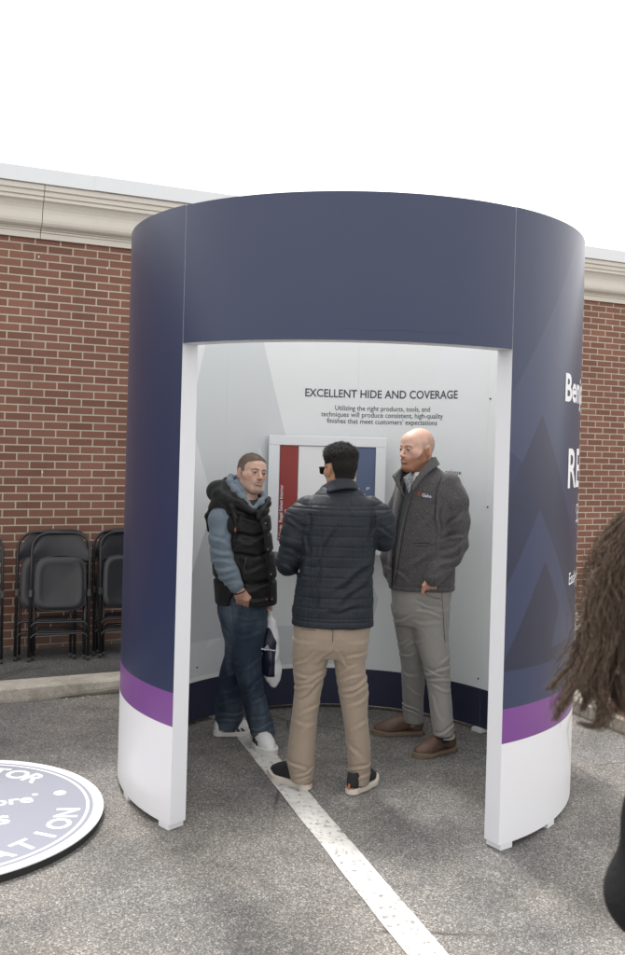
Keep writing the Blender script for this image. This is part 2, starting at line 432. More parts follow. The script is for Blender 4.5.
for a0, a1 in zip(seams, seams[1:]):
    obj('wall_panel', curved(a0+.012, a1-.012, G, ZT), [M_navy, M_inner, M_edge], booth)
hp = obj('header_panel', curved(-41.9174+.09, AR-.09, ZH, ZT-.002), [M_navy, M_inner, M_edge], booth)
for a in [AR+2.45] + seams[1:-1] + [AL-2.45] + [AR+20, AL-22]:
    bm = bmesh.new(); w = .038
    box(bm, -w, w, -BR+.002, -BRI-.002, 0, G-.001, bev=.003)
    if a not in (AR+2.45, AL-2.45): box(bm, -w, w, -BRI-.0, -BRI+.03, G*.1, G*.9)
    o = obj('foot_plate', bm, M_edge, booth); o.rotation_euler = (0, 0, math.radians(a))
M_black = plain('black_rubber', (.02, .02, .022), .6)
for a, z in [(127.0, 1.419), (128.9, .331), (233.0, .36), (222, .33), (176.3, .33), (127.1, 2.1)]:
    bm = bmesh.new(); bmesh.ops.create_cone(bm, cap_ends=True, segments=12, radius1=.006, radius2=.005, depth=.004, matrix=Matrix.Rotation(PI/2, 4, 'X'))
    o = obj('panel_screw', bm, M_black, booth); ar = math.radians(a); o.location = ((BRI-.002)*math.sin(ar), -(BRI-.002)*math.cos(ar), z); o.rotation_euler = (0, 0, ar)

# ---- lettering
def text_mesh(s, size, bold=0, spacing=1.0, align='CENTER', maxlen=.01):
    c = bpy.data.curves.new('t', 'FONT'); c.body = s; c.size = size; c.align_x = align; c.offset = bold; c.space_character = spacing
    c.resolution_u = 3
    o = bpy.data.objects.new('t', c); COL.objects.link(o); bpy.context.view_layer.update()
    dg = bpy.context.evaluated_depsgraph_get(); me = bpy.data.meshes.new_from_object(o.evaluated_get(dg))
    bpy.data.objects.remove(o); bpy.data.curves.remove(c)
    bm = bmesh.new(); bm.from_mesh(me); bpy.data.meshes.remove(me)
    bmesh.ops.remove_doubles(bm, verts=bm.verts[:], dist=1e-5)
    return bm
def bend(bm, amid, z, R, inside, parent, mat, name='lettering', slices=.02):
    xs = [v.co.x for v in bm.verts]; x0, x1 = min(xs), max(xs); x = x0+slices
    while x < x1:
        bmesh.ops.bisect_plane(bm, geom=bm.verts[:]+bm.edges[:]+bm.faces[:], plane_co=(x, 0, 0), plane_no=(1, 0, 0)); x += slices
    for v in bm.verts:
        a = math.radians(amid) + (-1 if inside else 1)*v.co.x/R
        v.co = Vector((R*math.sin(a), -R*math.cos(a), z+v.co.y))
    return obj(name, bm, mat, parent)
M_ink = plain('dark_ink', (.045, .055, .075), .6)
M_wink = plain('white_ink', (.78, .78, .80), .5, var=.02)
M_rink = plain('red_ink', (.45, .05, .06), .5)
RIN = BRI-.0015; ROUT = BR+.0015
def fit_w(bm, w):
    xs = [v.co.x for v in bm.verts]; k = w/(max(xs)-min(xs)); c = (max(xs)+min(xs))/2
    for v in bm.verts: v.co.x = (v.co.x-c)*k
    return bm
D = PI/180*BRI
bend(fit_w(text_mesh('EXCELLENT HIDE AND COVERAGE', .076, .0012), 53.6*D), 167, 2.106, RIN, True, booth, M_ink)
bend(fit_w(text_mesh('Utilizing the right products, tools, and', .048, .0003), 33*D), 166.8, 2.019, RIN, True, booth, M_ink)
bend(fit_w(text_mesh('techniques will produce consistent, high-quality', .048, .0003), 42.6*D), 166.8, 1.975, RIN, True, booth, M_ink)
bend(fit_w(text_mesh("finishes that meet customers' expectations", .048, .0003), 38.4*D), 166.8, 1.931, RIN, True, booth, M_ink)
bend(text_mesh('Formaldehyde release', .042, .0003, align='RIGHT'), 138.0, 1.613, RIN, True, booth, M_ink)
for s_, z_ in (('of dirt and stains,', 1.508), ('washes clean and', 1.468), ('stays scuff-proof.', 1.428)):
    bend(text_mesh(s_, .042, .0008, align='RIGHT'), 135.9, z_, RIN, True, booth, M_ink)
bend(text_mesh('Benjamin Moore', .185, .0045, align='LEFT'), 53.4, 2.03, ROUT, False, booth, M_wink)
bend(text_mesh('REGAL', .27, .004, align='LEFT'), 56.3, 1.612, ROUT, False, booth, M_wink)
bend(text_mesh('SELECT', .14, -.0012, align='LEFT'), 66.0, 1.428, ROUT, False, booth, M_wink)
bend(text_mesh('INTERIOR', .05, .0006, align='LEFT'), 71.5, 1.345, ROUT, False, booth, M_rink)
bend(text_mesh('Easily washable finish', .085, .0006, align='LEFT'), 59.9, 1.133, ROUT, False, booth, M_wink)
# faint scratch on the header
bm = bmesh.new()
for k in range(50):
    a = math.radians(-6+k*.5); a2 = math.radians(-6+(k+1)*.5); w = .0012*(1-abs(k/25-1)*.5); z = ZH+.045+.003*math.sin(k*.3)
    bm.faces.new([bm.verts.new(((BR+.0008)*math.sin(q), -(BR+.0008)*math.cos(q), zz)) for q, zz in ((a, z), (a2, z+.0002), (a2, z+w), (a, z+w))])
obj('scuff_mark', bm, plain('scuff', (.012, .015, .035), .6), hp)

# ------------------------------------------------------------------ sample board on the booth wall
brd = empty('sample_board', (.1, 6.03, 0), R_(-1.5), 'white framed board of red, white and blue paint stripes on the booth wall', 'display board')
M_frame = plain('board_white', (.74, .76, .79), .4, var=.03, scale=6)
def rbox(x0, x1, z0, z1, y0, y1, b=.002):
    bm = bmesh.new(); box(bm, x0, x1, y0, y1, z0, z1, bev=b); return bm
X0, X1, Y0, Y1 = -.386, .383, 1.069, 1.838
ix0, ix1, iz0, iz1 = -.315, .318, 1.140, 1.774
bm = bmesh.new()
box(bm, X0, X1, 0, .05, iz1, Y1, bev=.003); box(bm, X0, X1, 0, .05, Y0, iz0, bev=.003)
box(bm, X0, ix0, .0004, .05, iz0, iz1); box(bm, ix1, X1, .0004, .05, iz0, iz1)
obj('frame', bm, M_frame, brd)
obj('backing', rbox(ix0, ix1, iz0, iz1, .02, .05, 0), M_frame, brd)
red = obj('red_panel', rbox(ix0+.003, -.192, iz0+.003, iz1-.003, .010, .0198), plain('red_paint', (.26, .035, .03), .45, var=.05, scale=6), brd)
obj('white_panel', rbox(-.189, .189, iz0+.003, iz1-.003, .010, .0198), plain('white_paint', (.78, .79, .8), .4, var=.02, scale=6), brd)
blu = obj('blue_panel', rbox(.192, ix1-.003, iz0+.003, iz1-.003, .010, .0198), plain('blue_paint', (.085, .12, .215), .45, var=.05, scale=6), brd)
obj('mount', rbox(-.3, .3, 1.2, 1.7, .05, .14, 0), M_frame, brd)
def vtext(s, size, x, z, parent):
    bm = text_mesh(s, size, .0003, align='LEFT')
    for v in bm.verts: v.co = Vector((x-v.co.y, .0088, z+v.co.x))
    return obj('lettering', bm, M_wink, parent)
vtext('2 Coats  Regal Select Interior', .030, -.287, 1.152, red); vtext('Caliente AF-290', .030, -.252, 1.152, red)
vtext('2 Coats  Regal Select Interior', .030, .218, 1.152, blu); vtext('Van Deusen Blue HC-156', .030, .253, 1.152, blu)
bm = text_mesh('ge', .045, 0); 
for v in bm.verts: v.co = Vector((.272+v.co.x*.6, .0088, 1.500+v.co.y*.6))
obj('lettering', bm, M_wink, blu)

# ------------------------------------------------------------------ round floor sign
dsc = empty('floor_sign', (-1.651, 4.224, 0), 0, 'round lavender and white lettered sign lying on the asphalt', 'sign')
DR = .718
def ring(r0, r1, z, n=128):
    bm = bmesh.new(); a = [bm.verts.new((r1*math.cos(2*PI*k/n), r1*math.sin(2*PI*k/n), z)) for k in range(n)]
    if r0 <= 0: bm.faces.new(a); return bm
    b = [bm.verts.new((r0*math.cos(2*PI*k/n), r0*math.sin(2*PI*k/n), z)) for k in range(n)]
    for k in range(n): bm.faces.new((a[k], a[(k+1) % n], b[(k+1) % n], b[k]))
    return bm
bm = bmesh.new(); bmesh.ops.create_cone(bm, cap_ends=True, segments=128, radius1=DR-.006, radius2=DR-.006, depth=.034, matrix=Matrix.Translation((0, 0, .0175)))
obj('base', bm, plain('black_foam', (.012, .012, .013), .7), dsc)
bm = bmesh.new(); bmesh.ops.create_cone(bm, cap_ends=True, segments=128, radius1=DR, radius2=DR, depth=.006, matrix=Matrix.Translation((0, 0, .0377)))
M_lav = plain('lavender_print', (.24, .25, .295), .6, spec=.2, var=.03, scale=4)
M_dw = plain('white_print', (.70, .70, .71), .6, spec=.2, var=.02)
obj('board', bm, M_dw, dsc)
obj('print_field', ring(0, DR-.048, .0412), M_lav, dsc)
obj('ring_line', ring(DR-.080, DR-.066, .0416), M_dw, dsc)
TH = R_(21.7)
def arc_text(s, amid, r, flip, step, size):
    n = len(s)
    for i, ch in enumerate(s):
        if ch == ' ': continue
        a = amid + (-(i-(n-1)/2) if not flip else (i-(n-1)/2))*step
        bm = text_mesh(ch, size, .0035)
        xs = [v.co.x for v in bm.verts]; c = (min(xs)+max(xs))/2
        rot = math.radians(a) + (-PI/2 if not flip else PI/2)
        M_ = Matrix.Translation((r*math.cos(math.radians(a)), r*math.sin(math.radians(a)), .0416)) @ Matrix.Rotation(rot, 4, 'Z') @ Matrix.Translation((-c, -size*.35, 0))
        bmesh.ops.transform(bm, matrix=M_, verts=bm.verts[:]); obj('letter', bm, M_dw, dsc)
arc_text('CONTRACTOR', 111.7, .545, False, 11.6, .155)
arc_text('APPRECIATION', -64.3, .555, True, 12.6, .150)
for a in (31.9, 191.5):
    bm = ring(0, .03, .0416, 32); obj('dot', bm, M_dw, dsc, loc=(.538*math.cos(R_(a)), .538*math.sin(R_(a)), 0))
for s_, x_, y_, sz in (('Benjamin Moore', .400, .02, .135), ('\u00ae', .428, .095, .04), ('Pros', .285, -.20, .20)):
    bm = text_mesh(s_, sz, .0030 if sz > .05 else .0005, align='RIGHT'); bmesh.ops.transform(bm, matrix=Matrix.Translation((0, 0, .0416)) @ Matrix.Rotation(TH, 4, 'Z') @ Matrix.Translation((x_, y_, 0)), verts=bm.verts[:])
    obj('lettering', bm, M_dw, dsc)

# ------------------------------------------------------------------ folding chairs
M_cm = plain('chair_enamel', (.010, .010, .012), .4, var=.1, scale=30, spec=.6)
M_cv = plain('chair_seat_enamel', (.007, .008, .011), .42, var=.12, scale=20, spec=.55)
M_foot = plain('chair_foot_rubber', (.03, .03, .03), .8)
def chair_proto(label, group):
    # folded steel chair standing up; x = width, y = depth (front -y), z = up
    r = empty('folding_chair', (0, 0, 0), 0, label, 'chair', group)
    W = .215; H = .965; t = .0115
    bm = bmesh.new()
    tube(bm, round_path([(-W, -.012, .02), (-W, -.012, H), (W, -.012, H), (W, -.012, .02)], .15, 12), t, 10)
    obj('front_frame', bm, M_cm, r)
    w = W-.028
    for s in (-1, 1):
        bm = bmesh.new(); tube(bm, [(s*w, .022, .035), (s*w, .022, .60)], t*.9, 8); obj('rear_leg', bm, M_cm, r)
        bm = bmesh.new(); tube(bm, [(s*W, -.012, -.0), (s*W, -.012, .03)], t*1.15, 10); obj('rubber_foot', bm, M_foot, r)
        bm = bmesh.new(); tube(bm, [(s*w, .022, .012), (s*w, .022, .04)], t*1.05, 10); obj('rubber_foot', bm, M_foot, r)
        bm = bmesh.new(); box(bm, s*W-.014, s*W+.014, -.03, .03, .475, .53, bev=.004); obj('hinge', bm, M_cm, r)
    for z, rr, wx, y in ((.285, .0075, W, -.012), (.20, .0075, W, -.012), (.30, .006, w, .022), (.215, .006, w, .022)):
        bm = bmesh.new(); tube(bm, round_path([(-wx, y, z-.045), (-wx+.025, y-.004, z), (wx-.025, y-.004, z), (wx, y, z-.045)], .03, 4), rr, 8); obj('crossbar', bm, M_cm, r)
    # backrest: curved sheet filling the top of the frame
    bm = bmesh.new(); nx, nz = 20, 6
    def bk(i, k, off):
        x = -W+.012+(2*W-.024)*i/nx; f = abs(x)/W
        zt = H-.010-.145*max(0, (f-.32)/.68)**2.4; zb = .79 - .035*f*f*1.4 + .0
        z = zb+.0+(zt-zb)*k/nz; return (x, -.012+.022*(1-f*f)+off-.006*math.sin(PI*k/nz), z)
    for off, fl in ((-.001, 0), (.003, 1)):
        g = [[bm.verts.new(bk(i, k, off)) for k in range(nz+1)] for i in range(nx+1)]
        for i in range(nx):
            for k in range(nz):
                q = (g[i][k], g[i+1][k], g[i+1][k+1], g[i][k+1]); f = bm.faces.new(q if not fl else q[::-1]); f.smooth = True
    tube(bm, [bk(i, 0, 0) for i in range(nx+1)], .005, 6)
    obj('backrest', bm, M_cv, r)
    # seat pan folded flat: rounded square with a dished centre and rolled rim
    bm = bmesh.new(); n = 22; w2, z0, z1 = .188, .375, .775
    g = {}
    for i in range(n+1):
        for k in range(n+1):
            a = 2*i/n-1; b = 2*k/n-1
            m = max(abs(a), abs(b)); l = (abs(a)**5+abs(b)**5)**.2
            sx = a*(m/l if l else 1); sz = b*(m/l if l else 1)
            d = max(abs(a), abs(b)); y = -.024+.010*math.exp(-((d-1)/.06)**2) + .009*(1-min(1, d/.8)**2) - .004*math.exp(-((d-.86)/.06)**2)
            g[i, k] = bm.verts.new((sx*w2*(1.0+.06*(-b)*.5), y, (z0+z1)/2+sz*(z1-z0)/2))
    for i in range(n):
        for k in range(n):
            f = bm.faces.new((g[i, k], g[i+1, k], g[i+1, k+1], g[i, k+1])); f.smooth = True
    ring_ = [g[i, 0].co.copy() for i in range(n)]+[g[n, k].co.copy() for k in range(n)]+[g[n-i, n].co.copy() for i in range(n)]+[g[0, n-k].co.copy() for k in range(n)]
    ring_.append(ring_[0]); tube(bm, [p+Vector((0, .004, 0)) for p in ring_], .0065, 6, cap=False)
    obj('seat', bm, M_cv, r)
    return r
proto = None
def chair(u, n, rz, lean, label, group):
    global proto
    if proto is None: proto = chair_proto(label, group); c = proto
    else: c = copy_tree(proto)
    c['label'] = label
    p = wp(u, n, .098); c.location = p; c.rotation_euler = (R_(lean), 0, WROT+rz)
    c.rotation_mode = 'XYZ'; return c
# ---- place the chairs: a stack of three, a stack of two cut by the booth, one at the far left
chair(-2.262, .47, R_(-9), -11, 'front black folding chair of the stack of three left of the booth', 'black folding chairs against the brick wall')
chair(-2.352, .40, R_(-7), -11, 'middle black folding chair of the stack of three, shifted left behind the front one', 'black folding chairs against the brick wall')
chair(-2.23, .30, R_(-5), -11, 'rearmost black folding chair of the stack of three, only its top showing', 'black folding chairs against the brick wall')
chair(-1.735, .47, R_(-4), -11, 'front black folding chair half hidden by the left edge of the booth', 'black folding chairs against the brick wall')
chair(-1.765, .38, R_(-3), -11, 'black folding chair leaning behind the one half hidden by the booth', 'black folding chairs against the brick wall')
chair(-1.70, .29, R_(0), -11, 'rearmost black folding chair of the stack half hidden by the booth', 'black folding chairs against the brick wall')
chair(-2.885, .42, R_(-3), -11, 'black folding chair at the far left, only its right leg in the picture', 'black folding chairs against the brick wall')

# ------------------------------------------------------------------ distance fields -> meshes (for people and cloth)
def at(x, y, Y):
    """point at depth Y on the sight line of picture point (x, y)"""
    dx, dy = x-312.5, y-477.5-SHY
    xr = cr*dx + sr*dy; yd = -sr*dx + cr*dy
    d = F_*FPX + X_*xr - U_*yd
    return Vector((0, 0, CAM_H)) + d*(Y/d.y)
def grid(lo, hi, h):
    ax = [np.arange(lo[i]-2*h, hi[i]+2*h+h, h, dtype=np.float32) for i in range(3)]
    return np.meshgrid(*ax, indexing='ij')
def nets(F, X, Y, Z, h):
    s = F < 0
    o = (float(X[0,0,0]), float(Y[0,0,0]), float(Z[0,0,0])); nx, ny, nz = F.shape
    c = np.zeros((nx-1, ny-1, nz-1), np.int8)
    for i in (0, 1):
        for j in (0, 1):
            for k in (0, 1): c += s[i:nx-1+i, j:ny-1+j, k:nz-1+k]
    I = np.argwhere((c > 0) & (c < 8)); n = len(I)
    idx = -np.ones(c.shape, np.int64); idx[I[:,0], I[:,1], I[:,2]] = np.arange(n)
    acc = np.zeros((n, 3)); cnt = np.zeros(n)
    cor = [(i, j, k) for i in (0, 1) for j in (0, 1) for k in (0, 1)]
    for a in cor:
        for ax in range(3):
            if a[ax]: continue
            b = list(a); b[ax] = 1
            f0 = F[I[:,0]+a[0], I[:,1]+a[1], I[:,2]+a[2]]; f1 = F[I[:,0]+b[0], I[:,1]+b[1], I[:,2]+b[2]]
            m = (f0 < 0) != (f1 < 0); t = np.where(m, f0/np.where(m, f0-f1, 1), 0)
            p = np.array(a, float)[None].repeat(n, 0); p[:, ax] += t
            acc[m] += p[m]; cnt[m] += 1
    V = (I + acc/cnt[:, None])*h + np.array(o)
    Q = []
    for ax in range(3):
        u, v = [q for q in range(3) if q != ax]
        sl0 = [slice(None)]*3; sl1 = [slice(None)]*3; sl0[ax] = slice(0, -1); sl1[ax] = slice(1, None)
        S0 = s[tuple(sl0)]; S1 = s[tuple(sl1)]
        E = np.argwhere(S0 != S1)
        E = E[(E[:, u] > 0) & (E[:, v] > 0) & (E[:, u] < c.shape[u]) & (E[:, v] < c.shape[v])]
        if not len(E): continue
        inside = S0[E[:,0], E[:,1], E[:,2]]
        q = []
        for du, dv in ((-1, -1), (0, -1), (0, 0), (-1, 0)):
            e = E.copy(); e[:, u] += du; e[:, v] += dv; q.append(idx[e[:,0], e[:,1], e[:,2]])
        q = np.stack(q, -1); flip = inside if ax != 1 else ~inside
        q = np.where(flip[:, None], q, q[:, ::-1]); Q.append(q)
    return V, np.concatenate(Q)
def mk(V, Q, name='m'):
    me = bpy.data.meshes.new(name); me.vertices.add(len(V)); me.vertices.foreach_set('co', np.asarray(V, np.float32).ravel())
    me.loops.add(len(Q)*4); me.loops.foreach_set('vertex_index', Q.astype(np.int32).ravel())
    me.polygons.add(len(Q)); me.polygons.foreach_set('loop_start', np.arange(0, len(Q)*4, 4, dtype=np.int32))
    me.update(calc_edges=True); me.validate()
    me.polygons.foreach_set('use_smooth', [True]*len(me.polygons)); return me
def smin(a, b, k):
    h = np.clip(.5+.5*(b-a)/k, 0, 1); return b+(a-b)*h-k*h*(1-h)
def smax(a, b, k): return -smin(-a, -b, k)
def rc(G, a, b, r1, r2):
    X, Y, Z = G; d = [b[i]-a[i] for i in range(3)]; L = sum(q*q for q in d)+1e-12
    t = np.clip(((X-a[0])*d[0]+(Y-a[1])*d[1]+(Z-a[2])*d[2])/L, 0, 1)
    return np.sqrt((X-a[0]-t*d[0])**2+(Y-a[1]-t*d[1])**2+(Z-a[2]-t*d[2])**2)-(r1+(r2-r1)*t)
def rope(G, pts, rs, k=.01):
    f = None
    rs = rs if isinstance(rs, (list, tuple)) else [rs]*len(pts)
    for a, b, r1, r2 in zip(pts, pts[1:], rs, rs[1:]):
        q = rc(G, a, b, r1, r2); f = q if f is None else smin(f, q, k)
    return f
def ell(G, c, r):
    X, Y, Z = G; a = [(X-c[0])/r[0], (Y-c[1])/r[1], (Z-c[2])/r[2]]
    k0 = np.sqrt(a[0]**2+a[1]**2+a[2]**2)+1e-6; k1 = np.sqrt((a[0]/r[0])**2+(a[1]/r[1])**2+(a[2]/r[2])**2)+1e-6
    return k0*(k0-1)/k1
def smooth_tab(z, vals, n=240):
    """smooth interpolation table over sorted z"""
    zz = np.linspace(z[0], z[-1], n); v = np.interp(zz, z, vals); k = max(3, n//14)
    ker = np.hanning(k+2)[1:-1]; ker /= ker.sum(); vp = np.pad(v, k//2+k, mode='reflect', reflect_type='odd')
    return zz, np.convolve(vp, ker, 'same')[k//2+k: k//2+k+n]
class Person:
    def __init__(s, Y): s.Y = Y
    def p(s, x, y, dy=0): v = at(x, y, s.Y+dy); return (v.x, v.y, v.z)
    def loft(s, G, rows, ztop=None, zbot=None, k=.012, n=2.2, capk=None):
        """rows: (py, pxL, pxR, ry, dy) traced outline with real depth radius and offset"""
        X, Y, Z = G; T = []
        for py, xl, xr, ry, dy in rows:
            a = at(xl, py, s.Y+dy); b = at(xr, py, s.Y+dy); T.append(((a.z+b.z)/2, (a.x+b.x)/2, (b.x-a.x)/2, ry, s.Y+dy))
        T = np.array(sorted(T)); zt = T[-1, 0] if ztop is None else ztop; zb = T[0, 0] if zbot is None else zbot
        cols = [smooth_tab(T[:, 0], T[:, i]) for i in range(1, 5)]
        cx, rx, ry, cy = [np.interp(Z[0, 0], c_[0], c_[1])[None, None, :].astype(np.float32) for c_ in cols]
        ax = np.abs(X-cx)/rx; ay = np.abs(Y-cy)/ry; q = (ax**n+ay**n)**(1/n)+1e-5
        g = np.sqrt((ax**(n-1)/rx)**2+(ay**(n-1)/ry)**2)/q**(n-1)+1e-6
        f = (q-1)/g
        return smax(smax(f, Z-zt, k), zb-Z, k)
def fold(G, P, lines, tr=lambda x, y: (x, y), dy=0, side=None):
    """cloth folds along traced lines: ridge on one side, groove on the other"""
    X, Y, Z = G; o = 0
    for L in lines:
        x0, y0, x1, y1 = L[:4]; w = L[4] if len(L) > 4 else .010; amp = L[5] if len(L) > 5 else .007
        a = P.p(*tr(x0, y0), dy); b = P.p(*tr(x1, y1), dy)
        dx, dz = b[0]-a[0], b[2]-a[2]; Ln = math.hypot(dx, dz)+1e-6; dx /= Ln; dz /= Ln
        t = (X-a[0])*dx+(Z-a[2])*dz; sg = -(X-a[0])*dz+(Z-a[2])*dx
        sg = sg + .006*np.sin(t*40+x0)
        tp = np.exp(-np.clip(np.maximum(-t, t-Ln), 0, None)**2/(2*(w*1.6)**2))*(.55+.45*np.sin(np.clip(t/Ln, 0, 1)*PI))
        o = o + amp*1.65*(sg/w)*np.exp(-sg**2/(2*w*w))*tp
    return o
def waves(G, seed, freq, n=5, st=(1, 1, 1)):
    X, Y, Z = G; r = np.random.RandomState(seed); o = 0
    for i in range(n):
        d = r.normal(size=3); d /= np.linalg.norm(d); f = freq*(.7+.9*r.rand()); ph = r.rand()*6
        w = .9*np.sin((X*d[1]+Y*d[2]+Z*d[0])*f*.45+ph*2)
        o = o + np.sin((X*d[0]*st[0]+Y*d[1]*st[1]+Z*d[2]*st[2])*f+ph+w)
    return (o/n).astype(np.float32)
def mesh_from(f, G, h, name, mats, parent=None, org=(0, 0, 0)):
    V, Q = nets(f, *G, h); V = V-np.array(org)
    return obj(name, mk(V, Q, name), mats, parent)
def ribbon(P, top, bot, thick, name, mat, parent, org, n=40, mid=None, roll=0):
    """cloth strip between two traced curves, smoothed, with thickness (collars, flaps)"""
    def curve(pts):
        A = np.array([P.p(*q) for q in pts]); d = np.r_[0, np.cumsum(np.linalg.norm(np.diff(A, axis=0), axis=1))]; d /= d[-1]
        t = np.linspace(0, 1, n); B = np.stack([np.interp(t, d, A[:, i]) for i in range(3)], -1)
        for _ in range(4): B[1:-1] = (B[:-2]+2*B[1:-1]+B[2:])/4
        return B
    A, B = curve(top), curve(bot); C_ = [B+(A-B)*q for q in np.linspace(0, 1, 7)]
    cen = (A.mean(0)+B.mean(0))/2
    bm = bmesh.new(); g = [[bm.verts.new(Vector(p)-Vector(org)) for p in row] for row in C_]
    for a, b in zip(g, g[1:]):
        for i in range(n-1): bm.faces.new((a[i], a[i+1], b[i+1], b[i])).smooth = True
    me = bpy.data.meshes.new(name); bm.normal_update(); bmesh.ops.solidify(bm, geom=bm.faces[:], thickness=thick); bm.to_mesh(me); bm.free()
    o = obj(name, me, mat, parent, smooth=True); return o

# ---- cloth, skin and hair materials
def cloth(name, c, var=.12, scale=300, bumps=.35, dist=.0012, rough=.85, blot=6, sheen=.15, speck=None):
    t = NT(name); co = t.coord(); n = t.noise(co, scale, 3, .6); b = t.noise(co, blot, 4, .6)
    k = t.math('ADD', t.math('MULTIPLY', n, var*1.2), t.math('MULTIPLY', b, var)); k = t.math('ADD', k, 1-var*1.1)
    col = t.mix(1., tuple(c), t.comb(k, k, k), 'MULTIPLY')
    if speck: col = t.mix(t.ramp(t.noise(co, speck[1], 2, .7), [(.47, 0.), (.62, 1.)]), col, speck[0])
    w = t.noise(t.mix(.12, co, t.noise(co, 9, 2, out=1)), 22, 2, .5); w = t.math('ABSOLUTE', t.math('SUBTRACT', w, .5))
    return t.fin(col, rough, t.bump(t.math('POWER', w, .6), .35, .009, t.bump(n, bumps, dist)), spec=.3, sheen=sheen)
M_vest = cloth('black_nylon', (.0075, .0075, .008), rough=.55, bumps=.2, scale=120, sheen=0)
M_hoodie = cloth('grey_blue_jersey', (.145, .185, .225), var=.14)
M_navyj = cloth('navy_quilted_nylon', (.0105, .0145, .021), rough=.6, bumps=.2, scale=110, sheen=0)
M_khaki = cloth('khaki_cotton', (.262, .210, .162), var=.1, bumps=.2)
M_chino = cloth('grey_cotton', (.25, .242, .225), var=.1, bumps=.2)
M_fleece = cloth('charcoal_fleece', (.056, .052, .054), var=.3, scale=180, bumps=.9, dist=.003, speck=((.105, .099, .100), 160))
M_inner_shirt = cloth('grey_shirt', (.075, .082, .088), var=.1)
M_tee = cloth('white_tee', (.7, .7, .68), var=.04)
M_blackw = cloth('black_wool', (.009, .009, .010), var=.2, scale=200, bumps=.5, sheen=0)
M_seam = plain('dark_seam', (.008, .008, .009), .8)
M_metal = plain('brass_snap', (.35, .25, .16), .4, metal=.8)
def denim():
    t = NT('denim'); co = t.coord(); x, y, z = t.sep(co)
    n = t.noise(co, 260, 3, .7); b = t.noise(co, 7, 4, .6)
    fade = t.ramp(t.noise(t.scalev(co, (1, 1, .4)), 5.5, 3), [(.42, 0.), (.68, .75)])
    col = t.mix(fade, (.024, .036, .060), (.120, .155, .19))
    col = t.mix(1., col, t.ramp(n, [(.3, .65), (.7, 1.35)]), 'MULTIPLY'); col = t.mix(.6, col, t.ramp(b, [(.3, .75), (.7, 1.2)]), 'MULTIPLY')
    w = t.math('ABSOLUTE', t.math('SUBTRACT', t.noise(t.mix(.12, co, t.noise(co, 9, 2, out=1)), 20, 2, .5), .5))
    return t.fin(col, .85, t.bump(t.math('POWER', w, .6), .4, .010, t.bump(n, .5, .0012)), spec=.25)
M_denim = denim()
def skinmat():
    t = NT('skin'); a = t.new('ShaderNodeVertexColor'); a.layer_name = 'Col'; co = t.coord()
    n = t.noise(co, 55, 4, .6); f = t.noise(co, 500, 2)
    col = t.mix(.5, a.outputs[0], t.ramp(n, [(.3, (.82, .74, .72)), (.7, (1.1, 1.08, 1.08))]), 'MULTIPLY')
    return t.fin(col, .48, t.bump(f, .12, .001), spec=.4, sss=.12)
M_skin = skinmat()
def hairmat(name, c, c2, sc=(1, 1, 1)):
    t = NT(name); co = t.coord(); n = t.noise(t.scalev(co, sc), 420, 3, .7); b = t.noise(co, 30, 3)
    col = t.mix(t.ramp(n, [(.35, 0.), (.7, 1.)]), c, c2); col = t.mix(.6, col, t.ramp(b, [(.3, .7), (.7, 1.2)]), 'MULTIPLY')
    return t.fin(col, .6, t.bump(n, .8, .002), spec=.22)
M_hair_buzz = hairmat('short_brown_hair', (.095, .070, .052), (.22, .165, .125))
M_hair_black = hairmat('black_hair', (.005, .0045, .004), (.018, .014, .012))
M_eye = plain('eye_white', (.30, .27, .255), .25, var=.02); M_iris = plain('iris_dark', (.03, .035, .04), .15)
M_glass = plain('dark_lens', (.012, .013, .02), .08, spec=.8)

